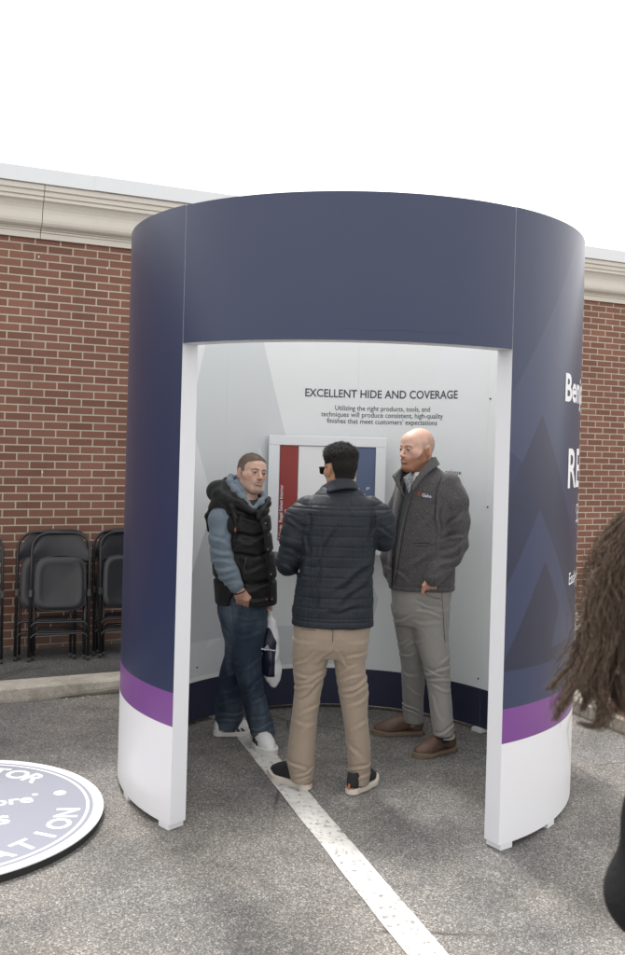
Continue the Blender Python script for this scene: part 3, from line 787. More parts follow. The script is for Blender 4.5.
# ---- head in its own frame: face towards -y, origin between the ears
def head_field(G, opt):
    X, Y, Z = G; A = np.abs(X)
    GA = (A, Y, Z)
    f = ell(G, (0, .012, .030), (.0745, .093, .088))
    f = smin(f, ell(G, (0, -.030, -.030), (.060, .062, .080)), .035)
    f = smin(f, rc(GA, (.048, .004, -.055), (.020, -.066, -.098), .020, .020), .03)
    f = smin(f, ell(G, (0, -.080, -.099), (.023, .019, .020)), .02)
    f = smin(f, ell(G, (0, -.052, .045), (.055, .045, .045)), .03)
    f = smin(f, rc(GA, (.046, -.060, -.014), (.055, -.035, -.02), .017, .016), .02)
    f = smin(f, rc(GA, (.010, -.092, .020), (.042, -.078, .022), .0085, .008), .014)
    f = smax(f, -ell(GA, (.031, -.1005, .002), (.017, .014, .011)), .010)
    f = smin(f, rc(G, (0, -.094, .008), (0, -.113, -.028), .0065, .0100), .011)
    f = smin(f, ell(GA, (.0115, -.104, -.032), (.008, .010, .007)), .006)
    f = smax(f, -ell(GA, (.006, -.112, -.040), (.0035, .004, .003)), .003)
    f = smin(f, ell(G, (0, -.086, -.060), (.027, .014, .019)), .016)
    f = smin(f, ell(G, (0, -.0975, -.0555), (.021, .0055, .0040)), .004)
    f = smin(f, ell(G, (0, -.0965, -.0645), (.018, .0058, .0048)), .004)
    f = smax(f, -ell(G, (0, -.106, -.0600), (.023, .010, .0014)), .0025)
    f = smax(f, -ell(G, (0, -.0990, -.0790), (.020, .006, .005)), .012)
    # lids over the eyeball
    e = ell(GA, (.031, -.0835, .002), (.0140, .0135, .0135))
    e = np.where((np.abs(Z-.0005+(A-.031)**2*10) < .0031) & (Y < -.085), e+.0035, e)
    f = smin(f, e, .003)
    # ears
    ear = ell(GA, (.0765, .012, -.004), (.0095, .019, .031)); ear = smin(ear, ell(GA, (.0745, .008, -.026), (.007, .010, .012)), .008)
    ear = smax(ear, -ell(GA, (.087, .007, .001), (.0075, .011, .019)), .004)
    f = smin(f, ear, .006)
    nk = opt.get('neck', .054)
    f = smin(f, rc(G, (0, .022, -.06), (0, .040, -.20), nk, nk*1.10), .03)
    if opt.get('beard'):
        m = beard_mask(X, Y, Z, opt['beard']); f = f-m*.0028*(1+.6*np.sin(X*900+Z*300)*np.sin(Y*700-Z*800))
    return f
def sstep(a, b, x): t = np.clip((x-a)/(b-a), 0, 1); return t*t*(3-2*t)
def beard_mask(X, Y, Z, kind):
    A = np.abs(X)
    zl = -.040+.052*sstep(-.060, -.012, Y)
    jaw = sstep(.010, -.010, Z-zl)*sstep(.026, .008, Y)*sstep(-.138, -.120, Z)
    if kind == 'full': m = jaw
    else:
        goat = sstep(.038, .020, A)*sstep(-.036, -.046, Z)*sstep(-.135, -.118, Z)*sstep(-.04, -.06, Y); m = np.maximum(jaw*.45, goat*.85)
    lips = np.exp(-((X/.022)**2+((Z+.060)/.0085)**2)**2)*(Y < -.07)
    nose = sstep(-.104, -.108, Y)*sstep(-.045, -.04, Z)
    return np.clip(m*(1-lips)*(1-nose), 0, 1)
def head_colors(V, opt):
    X, Y, Z = V[:, 0], V[:, 1], V[:, 2]; A = np.abs(X); base = np.array(opt['skin']); n = len(V)
    C = np.tile(base, (n, 1))
    def blend(m, c):
        nonlocal C; C = C*(1-m[:, None])+np.array(c)*m[:, None]
    red = np.exp(-((A-.045)/.022)**2-((Z+.02)/.022)**2)*(Y < -.03)*.35+np.exp(-((X)/.014)**2-((Z+.03)/.014)**2)*(Y < -.1)*.5+(A > .078)*.55
    blend(np.clip(red, 0, 1), base*np.array([1.05, .72, .68]))
    lips = np.exp(-((X/.021)**2+((Z+.060)/.008)**2)**2)*(Y < -.085); blend(lips*.7, base*np.array([.78, .48, .48]))
    eye = np.exp(-((A-.031)/.016)**2-((Z-.004)/.009)**2)*(Y < -.06); blend(eye*.5, base*np.array([.6, .5, .5]))
    arc_ = Z-(.021-((A-.030)/.03)**2*.007-(A-.03)*.05)
    br = np.exp(-(arc_/.0042)**2)*sstep(.052, .044, A)*sstep(.008, .014, A)*(Y < -.05); blend(br*opt.get('brow', .75), opt['browc'])
    if opt.get('buzz'):
        fr = .075-.014*(A/.06)**2; ln = np.where(Y < -.055, fr, np.where(Y < -.012, .068-1.1*(Y+.055), -.01)); ln = np.where(Y > .03, -.060, ln)
        m = sstep(-.010, .004, Z-ln)*(A < .0795); blend(m*.75, (.125, .09, .065))
    lash = np.exp(-((Z-.0065+(A-.031)**2*12)/.0016)**2)*(np.abs(A-.031) < .014)*(Y < -.07); blend(lash*.8, (.02, .015, .012))
    if opt.get('beard'):
        r = np.random.RandomState(3).rand(n); m = beard_mask(X, Y, Z, opt['beard']); blend(m*opt['bstr']*(.75+.5*r), opt['bcol'])
    if opt.get('shaved'):
        m = sstep(.0, .02, Y)*sstep(.085, .05, Z)*sstep(-.07, -.05, Z)*(1-(A > .079))
        m = np.maximum(m, sstep(-.035, -.02, Y)*sstep(.05, .03, Z)*sstep(-.01, 0, Z)*(A < .079)); blend(m*.42, (.20, .165, .14))
    return C
def color_attr(me, C):
    a = me.color_attributes.new('Col', 'FLOAT_COLOR', 'POINT'); a.data.foreach_set('color', np.c_[C, np.ones(len(C))].astype(np.float32).ravel())
def make_person(name, label, group, org, headM, opt, body_f, body_b, hands, hand_b, hr=.0022):
    """one body mesh: head and neck, hands, and the body inside the clothes"""
    parts = []
    G = grid((-.095, -.13, -.20), (.095, .115, .125), hr)
    V, Q = nets(head_field(G, opt), *G, hr); C = head_colors(V, opt)
    Vw = np.array([headM @ Vector(v) for v in V]); parts.append((Vw, Q, C))
    G = grid(*body_b, .014); V, Q = nets(body_f(G), *G, .014); parts.append((V, Q, np.tile(opt['skin'], (len(V), 1))))
    for hf, hb in zip(hands, hand_b):
        G = grid(*hb, .0028); V, Q = nets(hf(G), *G, .0028); parts.append((V, Q, np.tile(np.array(opt['skin'])*np.array([.95, .82, .8]), (len(V), 1))))
    Vs, Qs, Cs, o = [], [], [], 0
    for V, Q, C in parts: Vs.append(V); Qs.append(Q+o); Cs.append(C); o += len(V)
    V = np.concatenate(Vs)-np.array(org); me = mk(V, np.concatenate(Qs), name); 
    if len(me.vertices) == len(V): color_attr(me, np.concatenate(Cs))
    ob = obj(name, me, M_skin, None, loc=org); tag(ob, label, 'person', group)
    return ob
def headmatrix(c, yaw, pitch=0, roll=0, sc=1):
    return Matrix.Translation(c) @ Matrix.Rotation(R_(roll), 4, 'Y') @ Matrix.Rotation(R_(yaw), 4, 'Z') @ Matrix.Rotation(R_(pitch), 4, 'X') @ Matrix.Scale(sc, 4)
def eyes(HM, parent, org, look=(0, 0)):
    for s in (-1, 1):
        bm = bmesh.new(); bmesh.ops.create_uvsphere(bm, u_segments=20, v_segments=14, radius=.0122)
        for f in bm.faces: f.smooth = True
        c = Vector((look[0], -1, look[1])).normalized()
        for f in bm.faces:
            if f.calc_center_median().normalized().dot(c) > .80: f.material_index = 1
        M_ = Matrix.Translation(-Vector(org)) @ HM @ Matrix.Translation((s*.031, -.0845, .002)); bmesh.ops.transform(bm, matrix=M_, verts=bm.verts[:])
        obj('eye', bm, [M_eye, M_iris], parent)
def hair_from(HM, parent, org, thick, region, mat, h=.003, opt=None, taper=.5, strands=None):
    """hair cap: head skull offset by thick(X,Y,Z), limited to region(X,Y,Z) < 0"""
    G = grid((-.105, -.125, -.13), (.105, .13, .155), h); X, Y, Z = G
    f = smin(ell(G, (0, .012, .030), (.0745, .093, .088)), ell(G, (0, -.052, .045), (.055, .045, .045)), .03)
    f = smin(f, rc(G, (0, .022, -.06), (0, .040, -.20), .054, .06), .03)
    f = smin(f, ell(G, (0, -.030, -.030), (.060, .062, .080)), .035)
    rg = region(X, Y, Z)+.0025*np.sin(X*420)*np.sin(Y*380+Z*200); f = smax(f-np.minimum(thick(X, Y, Z), .0012+np.clip(-rg, 0, 1)*taper), rg, .003)
    V, Q = nets(f, X, Y, Z, h); Vw = np.array([HM @ Vector(v) for v in V])-np.array(org)
    ho = obj('hair', mk(Vw, Q, 'hair'), mat, parent)
    if strands:
        n_, len_top, len_side, rad = strands; r_ = np.random.RandomState(5)
        pick = V[r_.randint(0, len(V), n_)]; bm = bmesh.new(); M3 = HM.to_3x3(); k0 = Vector(org)
        for v in pick:
            nrm = Vector((v[0], v[1]-.01, v[2]-.02)).normalized()
            if nrm.z < -.75: continue
            tp = float(sstep(.03, .09, v[2])); L = (len_side+(len_top-len_side)*tp)*(.6+.8*r_.rand())
            flow = Vector((0, -.6*tp, .25*tp-.8*(1-tp)))+Vector(r_.normal(size=3))*.22
            d = (nrm*(.35+.35*tp)+flow*.7).normalized(); a = Vector(v)-nrm*.001; b = a+d*L*.5; c_ = a+(d*.8+flow*.3-Vector((0, 0, .15))).normalized()*L
            tube(bm, [HM @ a-k0, HM @ b-k0, HM @ c_-k0], [rad, rad*.9, rad*.3], 3, cap=False)
        obj('hair_strands', bm, mat, ho)
    return ho
def shoe(heel, toe, org, parent, upper, sole_mat, style):
    a = Vector((*heel, 0)); d = Vector((*toe, 0))-a; L = d.length; k = L/.30; ang = math.atan2(d.y, d.x)+PI/2
    # shoe frame: heel at 0, toe towards -y
    M_ = Matrix.Translation(a-Vector(org)) @ Matrix.Rotation(ang, 4, 'Z') @ Matrix.Scale(k, 4)
    h = .003; st = .030 if style != 'derby' else .024
    G = grid((-.07, -.32, -.005), (.07, .02, .15), h); X, Y, Z = G
    out2 = lambda r: rope((X+.006*np.sin(-Y*12), Y, Z*0), [(0, -.036, 0), (0, -.12, 0), (.004, -.205, 0), (.004, -.262, 0)], [.034+r, .033+r, .047+r, .036+r], .05)
    up = rope(G, [(0, -.040, .055), (0, -.075, .078), (0, -.15, .060), (.003, -.21, .036), (.003, -.262, .030)], [.036, .036, .037, .038, .028], .04)
    up = smin(up, rc(G, (0, -.045, .06), (0, -.052, .105), .036, .037), .02)
    up = smax(up, st-.004-Z, .003); up = smax(up, out2(-.001), .01)
    up = smax(up, -rc(G, (0, -.048, .095), (0, -.052, .16), .030, .034), .004)
    if style == 'derby': up = up+.0018*np.exp(-((Y+.205+.02*np.cos(X*30))/.003)**2)
    V, Q = nets(up, X, Y, Z, h); me = mk(V, Q); me.transform(M_); s = obj('shoe', me, upper, parent)
    so = smax(smax(out2(.004), Z-st-.006*sstep(-.2, -.28, Y)-.004*sstep(-.08, -.02, Y), .004), .002-Z-.010*sstep(-.24, -.29, Y), .003)
    so = so+.0012*(np.sin(Z*900)) if style != 'derby' else so
    V, Q = nets(so, X, Y, Z, h); me = mk(V, Q); me.transform(M_); obj('sole', me, sole_mat, s)
    def loc(bm, name, mat): bmesh.ops.transform(bm, matrix=M_, verts=bm.verts[:]); return obj(name, bm, mat, s)
    if style == 'stripes':
        for sd in (-1, 1):
            for i in range(3):
                bm = bmesh.new(); y = -.115-.032*i; tube(bm, [(sd*.028, y+.022, .080-.010*i), (sd*.041, y+.003, .056-.004*i), (sd*.0475, y-.014, .033)], .0075, 6); loc(bm, 'stripe', M_black)
    for i in range(5):
        bm = bmesh.new(); y = -.105-.022*i; z = .120-.0150*i; w = .017
        tube(bm, [(-w, y, z-.009), (-w*.4, y-.004, z-.0005), (w*.4, y-.006, z-.0005), (w, y-.004, z-.009)], .0028, 6)
        loc(bm, 'lace', {'derby': M_navylace, 'stripes': M_white, 'runner': M_black}[style])
    if style == 'runner':
        bm = bmesh.new(); box(bm, -.006, .006, -.001, .005, .030, .060, bev=.002); loc(bm, 'heel_tab', plain('tan_tab', (.35, .13, .06), .6))
        bm = bmesh.new(); tube(bm, [(-.037, -.03, .034), (-.022, -.006, .034), (0, .0015, .034), (.022, -.006, .034), (.037, -.03, .034)], .003, 6); loc(bm, 'heel_trim', plain('orange_trim', (.30, .12, .06), .6))
    return s
M_navylace = plain('navy_lace', (.02, .03, .06), .8)
M_leather = plain('brown_leather', (.105, .062, .042), .5, var=.3, scale=25, bumps=.3)
M_tansole = plain('tan_sole', (.16, .12, .085), .8, var=.2)
M_knit = plain('black_knit', (.014, .014, .016), .9, bumps=.5, scale=250)
M_cream = plain('cream_sole', (.55, .50, .44), .75, var=.15)
M_whiteshoe = plain('white_shoe_leather', (.68, .68, .68), .5, var=.06)
M_whitesole = plain('white_sole', (.62, .61, .59), .6, var=.1)
def line_tube(P, pts, r, name, mat, parent, org):
    bm = bmesh.new(); tube(bm, [Vector(P.p(*q))-Vector(org) for q in pts], r, 6); return obj(name, bm, mat, parent)
GRP = 'men talking inside the booth'

def crop(Pm, rows_lo, rows_hi, y0, y1):
    """box in metres around traced corners (px left, bottom) (px right, top) with depth range"""
    a = Pm.p(*rows_lo); b = Pm.p(*rows_hi); return (a[0], Pm.Y+y0, a[2]), (b[0], Pm.Y+y1, b[2])
def puff(f, Z, z0, z1, levels, amp, w, slope=0, X=None):
    o = 0
    for z in levels: o = o + amp*np.exp(-((Z-z-(slope*X if X is not None else 0))/w)**2)
    return f+o

# =================================================================== man in the quilted navy jacket (seen from behind)
P = Person(4.78); ORG = (.14, 4.78, 0)
HM = headmatrix(P.p(340.5, 469.5, .07), -153, 6, 0, 1.03)
opt = dict(skin=(.36, .205, .13), browc=(.03, .02, .015), neck=.056)
def bodyC(G):
    f = rope(G, [P.p(338, 500, .05), P.p(338, 560, .0), P.p(335, 615, 0)], [.085, .095, .10], .05)
    f = smin(f, rope(G, [P.p(308, 512), P.p(290, 556, .03), P.p(306, 556, .25)], [.035, .032, .028]), .03)
    f = smin(f, rope(G, [P.p(372, 512), P.p(383, 536, .03), P.p(372, 534, .25)], [.035, .032, .028]), .03)
    f = smin(f, rope(G, [P.p(315, 640), P.p(306, 700), P.p(302, 765), P.p(300, 785)], [.055, .045, .035, .03]), .03)
    f = smin(f, rope(G, [P.p(350, 640), P.p(353, 700), P.p(360, 765), P.p(361, 785)], [.055, .045, .035, .03]), .03)
    f = smin(f, rc(G, P.p(338, 500, .06), P.p(340, 478, .09), .055, .055), .02)
    return f
def hand_gen(wr, kn, tip, side, thumb=True, curl=.02):
    """a hand: wrist, knuckle line, fingertips; side = unit vector across the palm"""
    wr, kn, tip, side = map(Vector, (wr, kn, tip, side)); side = side.normalized()
    nrm = (kn-wr).cross(side).normalized()
    def f(G):
        q = rope(G, [tuple(wr-(kn-wr)*.2), tuple(wr), tuple(wr.lerp(kn, .5))], [.024, .025, .030])
        for i, o in enumerate((-.032, -.011, .010, .030)):
            k0 = kn+side*o; q = smin(q, rc(G, tuple(wr.lerp(kn, .35)+side*o*.7), tuple(k0), .015, .0115), .012)
            L = (1-.10*abs(i-1.3)); t = kn+(tip-kn)*L+side*o*.9; m = k0.lerp(t, .5)+nrm*curl*.4
            q = smin(q, rope(G, [tuple(k0), tuple(m), tuple(t+nrm*curl)], [.0105, .0092, .0078], .003), .004)
        if thumb:
            a = wr.lerp(kn, .25)-side*.024; b = wr.lerp(kn, .75)-side*.047+nrm*.012; c_ = kn-side*.047+nrm*.02+(tip-kn)*.22
            q = smin(q, rope(G, [tuple(a), tuple(b), tuple(c_)], [.016, .0125, .009], .004), .008)
        return q
    pts = [wr-(kn-wr)*.5, tip, kn]; lo = [min(p[i] for p in pts)-.075 for i in range(3)]; hi = [max(p[i] for p in pts)+.075 for i in range(3)]
    return f, (lo, hi)
h1, b1 = hand_gen(P.p(306, 557, .26), P.p(314, 553, .31), P.p(322, 552, .35), (0, .3, 1))
h2, b2 = hand_gen(P.p(372, 534, .26), P.p(362, 530, .31), P.p(352, 530, .35), (0, .3, 1))
manC = make_person('person', 'man with dark hair seen from behind in a quilted navy jacket and tan trousers', GRP, ORG, HM, opt, bodyC,
                   ((-.16, 4.55, .02), (.46, 5.15, 1.62)), [h1, h2], [b1, b2])
def hthC(X, Y, Z):
    top = sstep(.03, .085, Z); s = .004+.015*top+.010*sstep(.0, -.08, Y)*top
    st = np.sin(X*520+Y*160+2*np.sin(Y*90))*np.sin(Y*300+X*90+Z*150)
    return s+.006*top*sstep(-.02, -.09, Y)+(.0012+.0028*top)*st+.003*top*np.sin(X*150+3)*np.sin(Y*120)
def hrgC(X, Y, Z):
    A = np.abs(X)
    line = np.where(Y < -.06, .058-Z, np.where(Y < .0, (.058+(Y+.06)/.06*-.068)-Z, -.056+.10*np.clip(.03-Y, 0, .03)-Z))
    line = np.where((Y < .04) & (Y > -.035) & (A > .055), .030-Z-0*X, line)
    side = np.where((Y < -.035) & (A > .052), .05-Z, line)
    return np.maximum(line, side)
hair_from(HM, manC, ORG, hthC, hrgC, M_hair_black, strands=(6000, .011, .004, .0005))
# sunglasses
def place(HM, org, bm): bmesh.ops.transform(bm, matrix=Matrix.Translation(-Vector(org)) @ HM, verts=bm.verts[:]); return bm
bm = bmesh.new()
for s in (-1, 1):
    tube(bm, [(s*.070, -.098, .016), (s*.078, -.085, .016), (s*.080, -.02, .013), (s*.080, .012, .010), (s*.078, .026, -.004)], [.0035, .0032, .0028, .0024, .002], 6)
    tube(bm, round_path([(s*.010, -.116, .018), (s*.068, -.100, .020), (s*.066, -.100, -.016), (s*.018, -.114, -.016), (s*.010, -.116, .018)], .01, 4), .0028, 6)
tube(bm, [(-.011, -.116, .010), (0, -.120, .013), (.011, -.116, .010)], .003, 6)
sg = obj('sunglasses', place(HM, ORG, bm), M_black, manC)
for s in (-1, 1):
    bm = bmesh.new(); vs_ = [bm.verts.new(v) for v in ((s*.011, -.116, .016), (s*.066, -.100, .018), (s*.064, -.100, -.014), (s*.019, -.114, -.014))]; bm.faces.new(vs_)
    bmesh.ops.solidify(bm, geom=bm.faces[:], thickness=.0015); obj('lens', place(HM, ORG, bm), M_glass, sg)
eyes(HM, manC, ORG)
# jacket
h = .0042
G = grid(*crop(P, (272, 632), (398, 484), -.20, .36), h); X, Y, Z = G
f = P.loft(G, [(488, 322, 359, .07, .03), (496, 312, 366, .09, .02), (503, 305, 374, .105, .01), (512, 302, 377, .118, .0), (525, 301, 378, .126, 0), (545, 299.5, 376, .13, 0), (562, 298.5, 374.5, .132, 0),
               (580, 296.5, 373, .135, 0), (600, 293.5, 373, .138, 0), (612, 292, 373, .14, 0), (624.5, 291.5, 373.5, .142, 0)], k=.006, n=2.4)
armL = rope(G, [P.p(309, 508, .01), P.p(298, 520, .0), P.p(293, 540, -.01), P.p(288.5, 560, .01), P.p(289, 564, .06), P.p(304, 558, .25)], [.066, .066, .059, .054, .052, .040], .05)
armR = rope(G, [P.p(370, 508, .01), P.p(379, 518, .0), P.p(382.5, 530, .0), P.p(383, 540, .02), P.p(374, 535, .25)], [.064, .064, .057, .050, .040], .05)
wv = waves(G, 3, 38, 5, (1, 1, 1.6))
wL = waves(G, 5, 60, 5, (1, 1, 1.5))
PQ = .052
zz = (Z-P.p(340, 505)[2])/PQ; xx = (X-P.p(340, 540)[0])/PQ + .08*np.sin(Z*9)
qz = np.abs(zz-np.round(zz))*PQ; qx = np.abs(xx-np.round(xx))*PQ
f = f+.0030*np.exp(-(qz/.0040)**2)+.0022*np.exp(-(qx/.0038)**2)*sstep(P.p(340, 503)[2]+.01, P.p(340, 503)[2]-.01, Z)
za = (Z+.25*(X-P.p(288, 550)[0])-P.p(288, 500)[2])/.062; qa = np.abs(za-np.round(za))*.062
armL = armL+.0032*np.exp(-(qa/.0045)**2)+.003*wL; zb = (Z-.3*X)/.06; qb = np.abs(zb-np.round(zb))*.06; armR = armR+.0032*np.exp(-(qb/.0045)**2)+.003*wL
f = smin(f, armL, .018); f = smin(f, armR, .018)
t3 = lambda x, y: (270+x*.208, 430+y*.208)
f = f+.0045*wv+fold(G, P, [(180, 420, 175, 620, .009, .007), (300, 470, 230, 620, .014, .008), (470, 640, 330, 740, .014, .008), (480, 560, 500, 400, .009, .007), (140, 700, 180, 600, .010, .007), (480, 700, 350, 800, .012, .006),
                       (230, 640, 215, 860, .007, .006), (440, 830, 300, 850, .01, .005), (100, 430, 175, 470, .009, .006), (60, 560, 170, 600, .010, .006), (60, 640, 150, 690, .010, .006), (520, 470, 575, 500, .009, .006), (370, 350, 400, 380, .008, .005)], t3)
# hem, yoke seam
f = f+.004*np.exp(-((Z-P.p(340, 618)[2])/.004)**2)+.004*np.exp(-((Z-P.p(340, 509)[2]-.10*(X-.14)**2)/.004)**2)*(Y < P.Y)
f = smax(f, -P.loft(G, [(600, 298, 367, .115, 0), (640, 298, 367, .12, 0)], k=.004), .004)
mesh_from(f, G, h, 'jacket', M_navyj, manC, ORG)
ribbon(P, [(319, 490, .17), (321.5, 486, .08), (331, 480.5, -.02), (341, 477.5, -.05), (350, 478, -.02), (355.5, 481, .06), (357, 486, .13)],
       [(317, 495, .19), (315, 497, .08), (326, 492.5, -.055), (341, 488.5, -.085), (355, 488, -.05), (361.5, 492, .05), (360, 497, .15)], .009, 'collar', M_navyj, manC, ORG)
ribbon(P, [(322, 489, .16), (325, 485, .08), (332, 481, .0), (341, 479, -.03), (349, 480, .0), (353.5, 482, .06), (355, 488, .13)],
       [(322, 500, .16), (321, 500, .08), (330, 496, -.0), (341, 494, -.03), (351, 495, -.0), (357, 498, .06), (357, 500, .13)], .006, 'collar', M_navyj, manC, ORG)
# trousers
def trousers(P, org, body, box_, mat, parent, hip, legs, folds, tr, seed, ktop=.03, wav=.0016, hole=True, h=.0038, fk=1.0):
    folds = [(*q[:4], q[4]*.72, q[5]*.72*fk) for q in folds]
    G = grid(*box_, h); f = P.loft(G, hip, k=.006, n=2.3)
    for L in legs: f = smin(f, P.loft(G, L, k=.004, n=2.1), ktop)
    f = f+wav*waves(G, seed, 30, 5, (1, 1, .7))+fold(G, P, folds, tr)
    return mesh_from(f, G, h, 'trousers', mat, parent, org)
t6 = lambda x, y: (265+x*.2042, 610+y*.2042)
tr = trousers(P, ORG, None, crop(P, (282, 786), (374, 612), -.17, .17), M_khaki, manC,
    [(612, 294, 372, .118, 0), (622, 294, 371, .125, 0), (634, 293, 369, .13, 0), (646, 293, 366.5, .12, 0), (656, 293, 366, .09, 0)],
    [[(640, 294, 331, .112, 0), (661, 292.5, 328, .098, 0), (676, 293.5, 325, .092, 0), (690, 294.5, 321.5, .085, 0), (705, 293, 319, .082, 0), (722, 291, 317, .08, 0), (745, 288, 315.5, .078, 0), (761, 286.5, 315, .078, 0), (779, 291, 313, .083, 0)],
     [(640, 333, 367, .112, 0), (661, 334, 365, .098, 0), (676, 336, 366.5, .092, 0), (690, 338, 368.5, .086, 0), (713, 342, 367.5, .08, 0), (728, 344.5, 368.5, .078, 0), (745, 346, 370.5, .076, 0), (771, 348.5, 370.5, .08, 0), (781, 351, 369, .082, 0)]],
    [(150, 250, 240, 190, .010, .007), (170, 335, 300, 285, .012, .009), (150, 300, 230, 300, .012, .005), (140, 365, 230, 350, .011, .007), (295, 320, 180, 410, .012, .009), (180, 490, 260, 440, .012, .006), (140, 620, 200, 560, .014, .005), (325, 170, 270, 240, .01, .006),
     (350, 180, 400, 250, .010, .006), (360, 290, 430, 255, .010, .008), (375, 385, 490, 325, .013, .010), (390, 400, 500, 365, .011, .008), (400, 215, 490, 190, .012, .006), (420, 450, 500, 400, .012, .006), (410, 640, 470, 710, .014, .006), (360, 330, 460, 300, .010, .006),
     (405, 765, 515, 735, .009, .009), (410, 800, 505, 790, .009, .007), (115, 725, 215, 765, .010, .008), (150, 790, 235, 755, .009, .007), (160, 810, 215, 800, .008, .006), (430, 560, 500, 530, .013, .004), (150, 530, 250, 540, .015, .004)], t6, 7)
P0 = P
line_tube(P, [(332, 625, -.137), (333, 634, -.139), (332.5, 643, -.125)], .0014, 'seam', M_seam, tr, ORG)
line_tube(P, [(301, 629, -.13), (316, 630.5, -.145)], .0012, 'pocket_seam', M_seam, tr, ORG)
line_tube(P, [(345, 630.5, -.14), (362, 629, -.125)], .0012, 'pocket_seam', M_seam, tr, ORG)
shoe((.030, 4.733), (-.175, 4.968), ORG, manC, M_knit, M_cream, 'runner')
shoe((.235, 4.685), (.385, 4.935), ORG, manC, M_knit, M_cream, 'runner')

# =================================================================== bald man in the charcoal fleece
P = Person(5.47); ORG = (.62, 5.5, 0)
HM = headmatrix(P.p(417.5, 449.5, 0), -56, 4, 2, 1.08)
opt = dict(skin=(.58, .375, .295), browc=(.17, .10, .06), brow=.8, neck=.060, beard='full', bcol=(.27, .115, .055), bstr=.85, shaved=True)
def bodyR(G):
    f = rope(G, [P.p(424, 490, .0), P.p(424, 540, .0), P.p(421, 590, 0)], [.09, .10, .10], .05)
    f = smin(f, rope(G, [P.p(448, 492, -.03), P.p(454, 545, -.08), P.p(433, 574, -.13)], [.04, .034, .028]), .03)
    f = smin(f, rope(G, [P.p(406, 492, .06), P.p(394, 545, .08), P.p(392, 572, .02)], [.04, .034, .028]), .03)
    f = smin(f, rope(G, [P.p(436, 610, -.02), P.p(437, 665, -.05), P.p(442, 735, -.10)], [.055, .045, .035]), .03)
    f = smin(f, rope(G, [P.p(406, 610, .04), P.p(411, 665, .1), P.p(412, 722, .22)], [.055, .045, .035]), .03)
    return smin(f, rc(G, P.p(424, 490, .0), P.p(422, 465, .01), .055, .058), .02)
h1, b1 = hand_gen(P.p(434.5, 574, -.158), P.p(430.5, 586, -.146), P.p(427, 602, -.060), (1, 0, .25))
h2, b2 = hand_gen(P.p(390, 573, .03), P.p(393, 586, .02), P.p(396, 598, .02), (0, 1, 0))
manR = make_person('person', 'bald bearded man in a charcoal fleece jacket with one hand in his pocket', GRP, ORG, HM, opt, bodyR,
                   ((.30, 5.15, .03), (.95, 5.85, 1.72)), [h1, h2], [b1, b2])
eyes(HM, manR, ORG, (.1, -.15))
# shirt under the jacket
h = .0045
G = grid(*crop(P, (382, 592), (452, 468), -.17, .16), h); X, Y, Z = G
f = P.loft(G, [(478, 408, 438, .07, -.01), (488, 402, 446, .10, 0), (500, 398, 452, .118, 0), (540, 394, 452, .126, 0), (583, 391, 450, .13, 0)], k=.008)
f = f+.003*waves(G, 12, 50)
mesh_from(f, G, h, 'shirt', M_inner_shirt, manR, ORG)
G = grid(*crop(P, (404, 500), (436, 466), -.13, .08), .004)
f = P.loft(G, [(472, 413, 427, .062, -.015), (480, 411, 426, .080, -.02), (495, 408, 425, .105, -.01)], k=.006)
mesh_from(f, G, .004, 'undershirt', M_tee, manR, ORG)
G = grid(*crop(P, (378, 594), (472, 460), -.26, .24), h); X, Y, Z = G
f = P.loft(G, [(466, 411, 436, .06, .02), (472, 404, 444, .085, .015), (480, 400, 452, .11, 0), (492, 396, 456, .13, 0), (510, 393, 456, .138, 0), (530, 391, 455, .142, 0), (550, 389, 455, .146, 0), (565, 387, 455, .148, 0), (578, 387, 454.5, .148, 0), (589, 389, 454.5, .146, 0)], k=.006, n=2.3)
armN = rope(G, [P.p(449, 484, -.02), P.p(455, 500, -.045), P.p(457.5, 522, -.06), P.p(456.5, 543, -.075), P.p(450, 556, -.10), P.p(438, 570, -.142), P.p(432.5, 578.5, -.160)], [.070, .071, .065, .061, .057, .051, .048], .045)
armF = rope(G, [P.p(406, 486, .05), P.p(399, 510, .10), P.p(393, 540, .10), P.p(390, 558, .05), P.p(389.5, 573, .02)], [.066, .062, .056, .048, .042], .04)
wn_ = waves(G, 21, 55, 5, (1, 1, 1.4))
armN = armN+.004*wn_; armF = armF+.004*wn_
f = smin(f, armN, .016); f = smin(f, armF, .016)
t4 = lambda x, y: (370+x*.1884, 420+y*.1884)
f = f+.004*waves(G, 22, 26)+fold(G, P, [(350, 420, 345, 600, .009, .014), (400, 560, 460, 490, .010, .013), (380, 620, 460, 600, .010, .012), (370, 690, 470, 640, .011, .013), (350, 740, 460, 700, .011, .012), (330, 800, 430, 750, .012, .008), (370, 590, 430, 540, .011, .007),
     (300, 700, 230, 760, .014, .006), (250, 560, 300, 480, .015, .006), (330, 640, 240, 662, .005, .004), (320, 655, 322, 740, .006, .004), (180, 760, 250, 700, .014, .006), (120, 640, 110, 760, .012, .006), (300, 430, 330, 380, .012, .005), (90, 770, 180, 820, .01, .006),
     (380, 330, 345, 420, .006, .004), (440, 720, 460, 640, .01, .006)], t4)
f = f+.004*np.exp(-((Z-P.p(430, 584.5)[2]-.02*(X-.6))/.004)**2)
f = f+.003*np.exp(-((rc(G, P.p(436, 572, -.14), P.p(432, 582, -.15), .05, .05))/.004)**2)*0
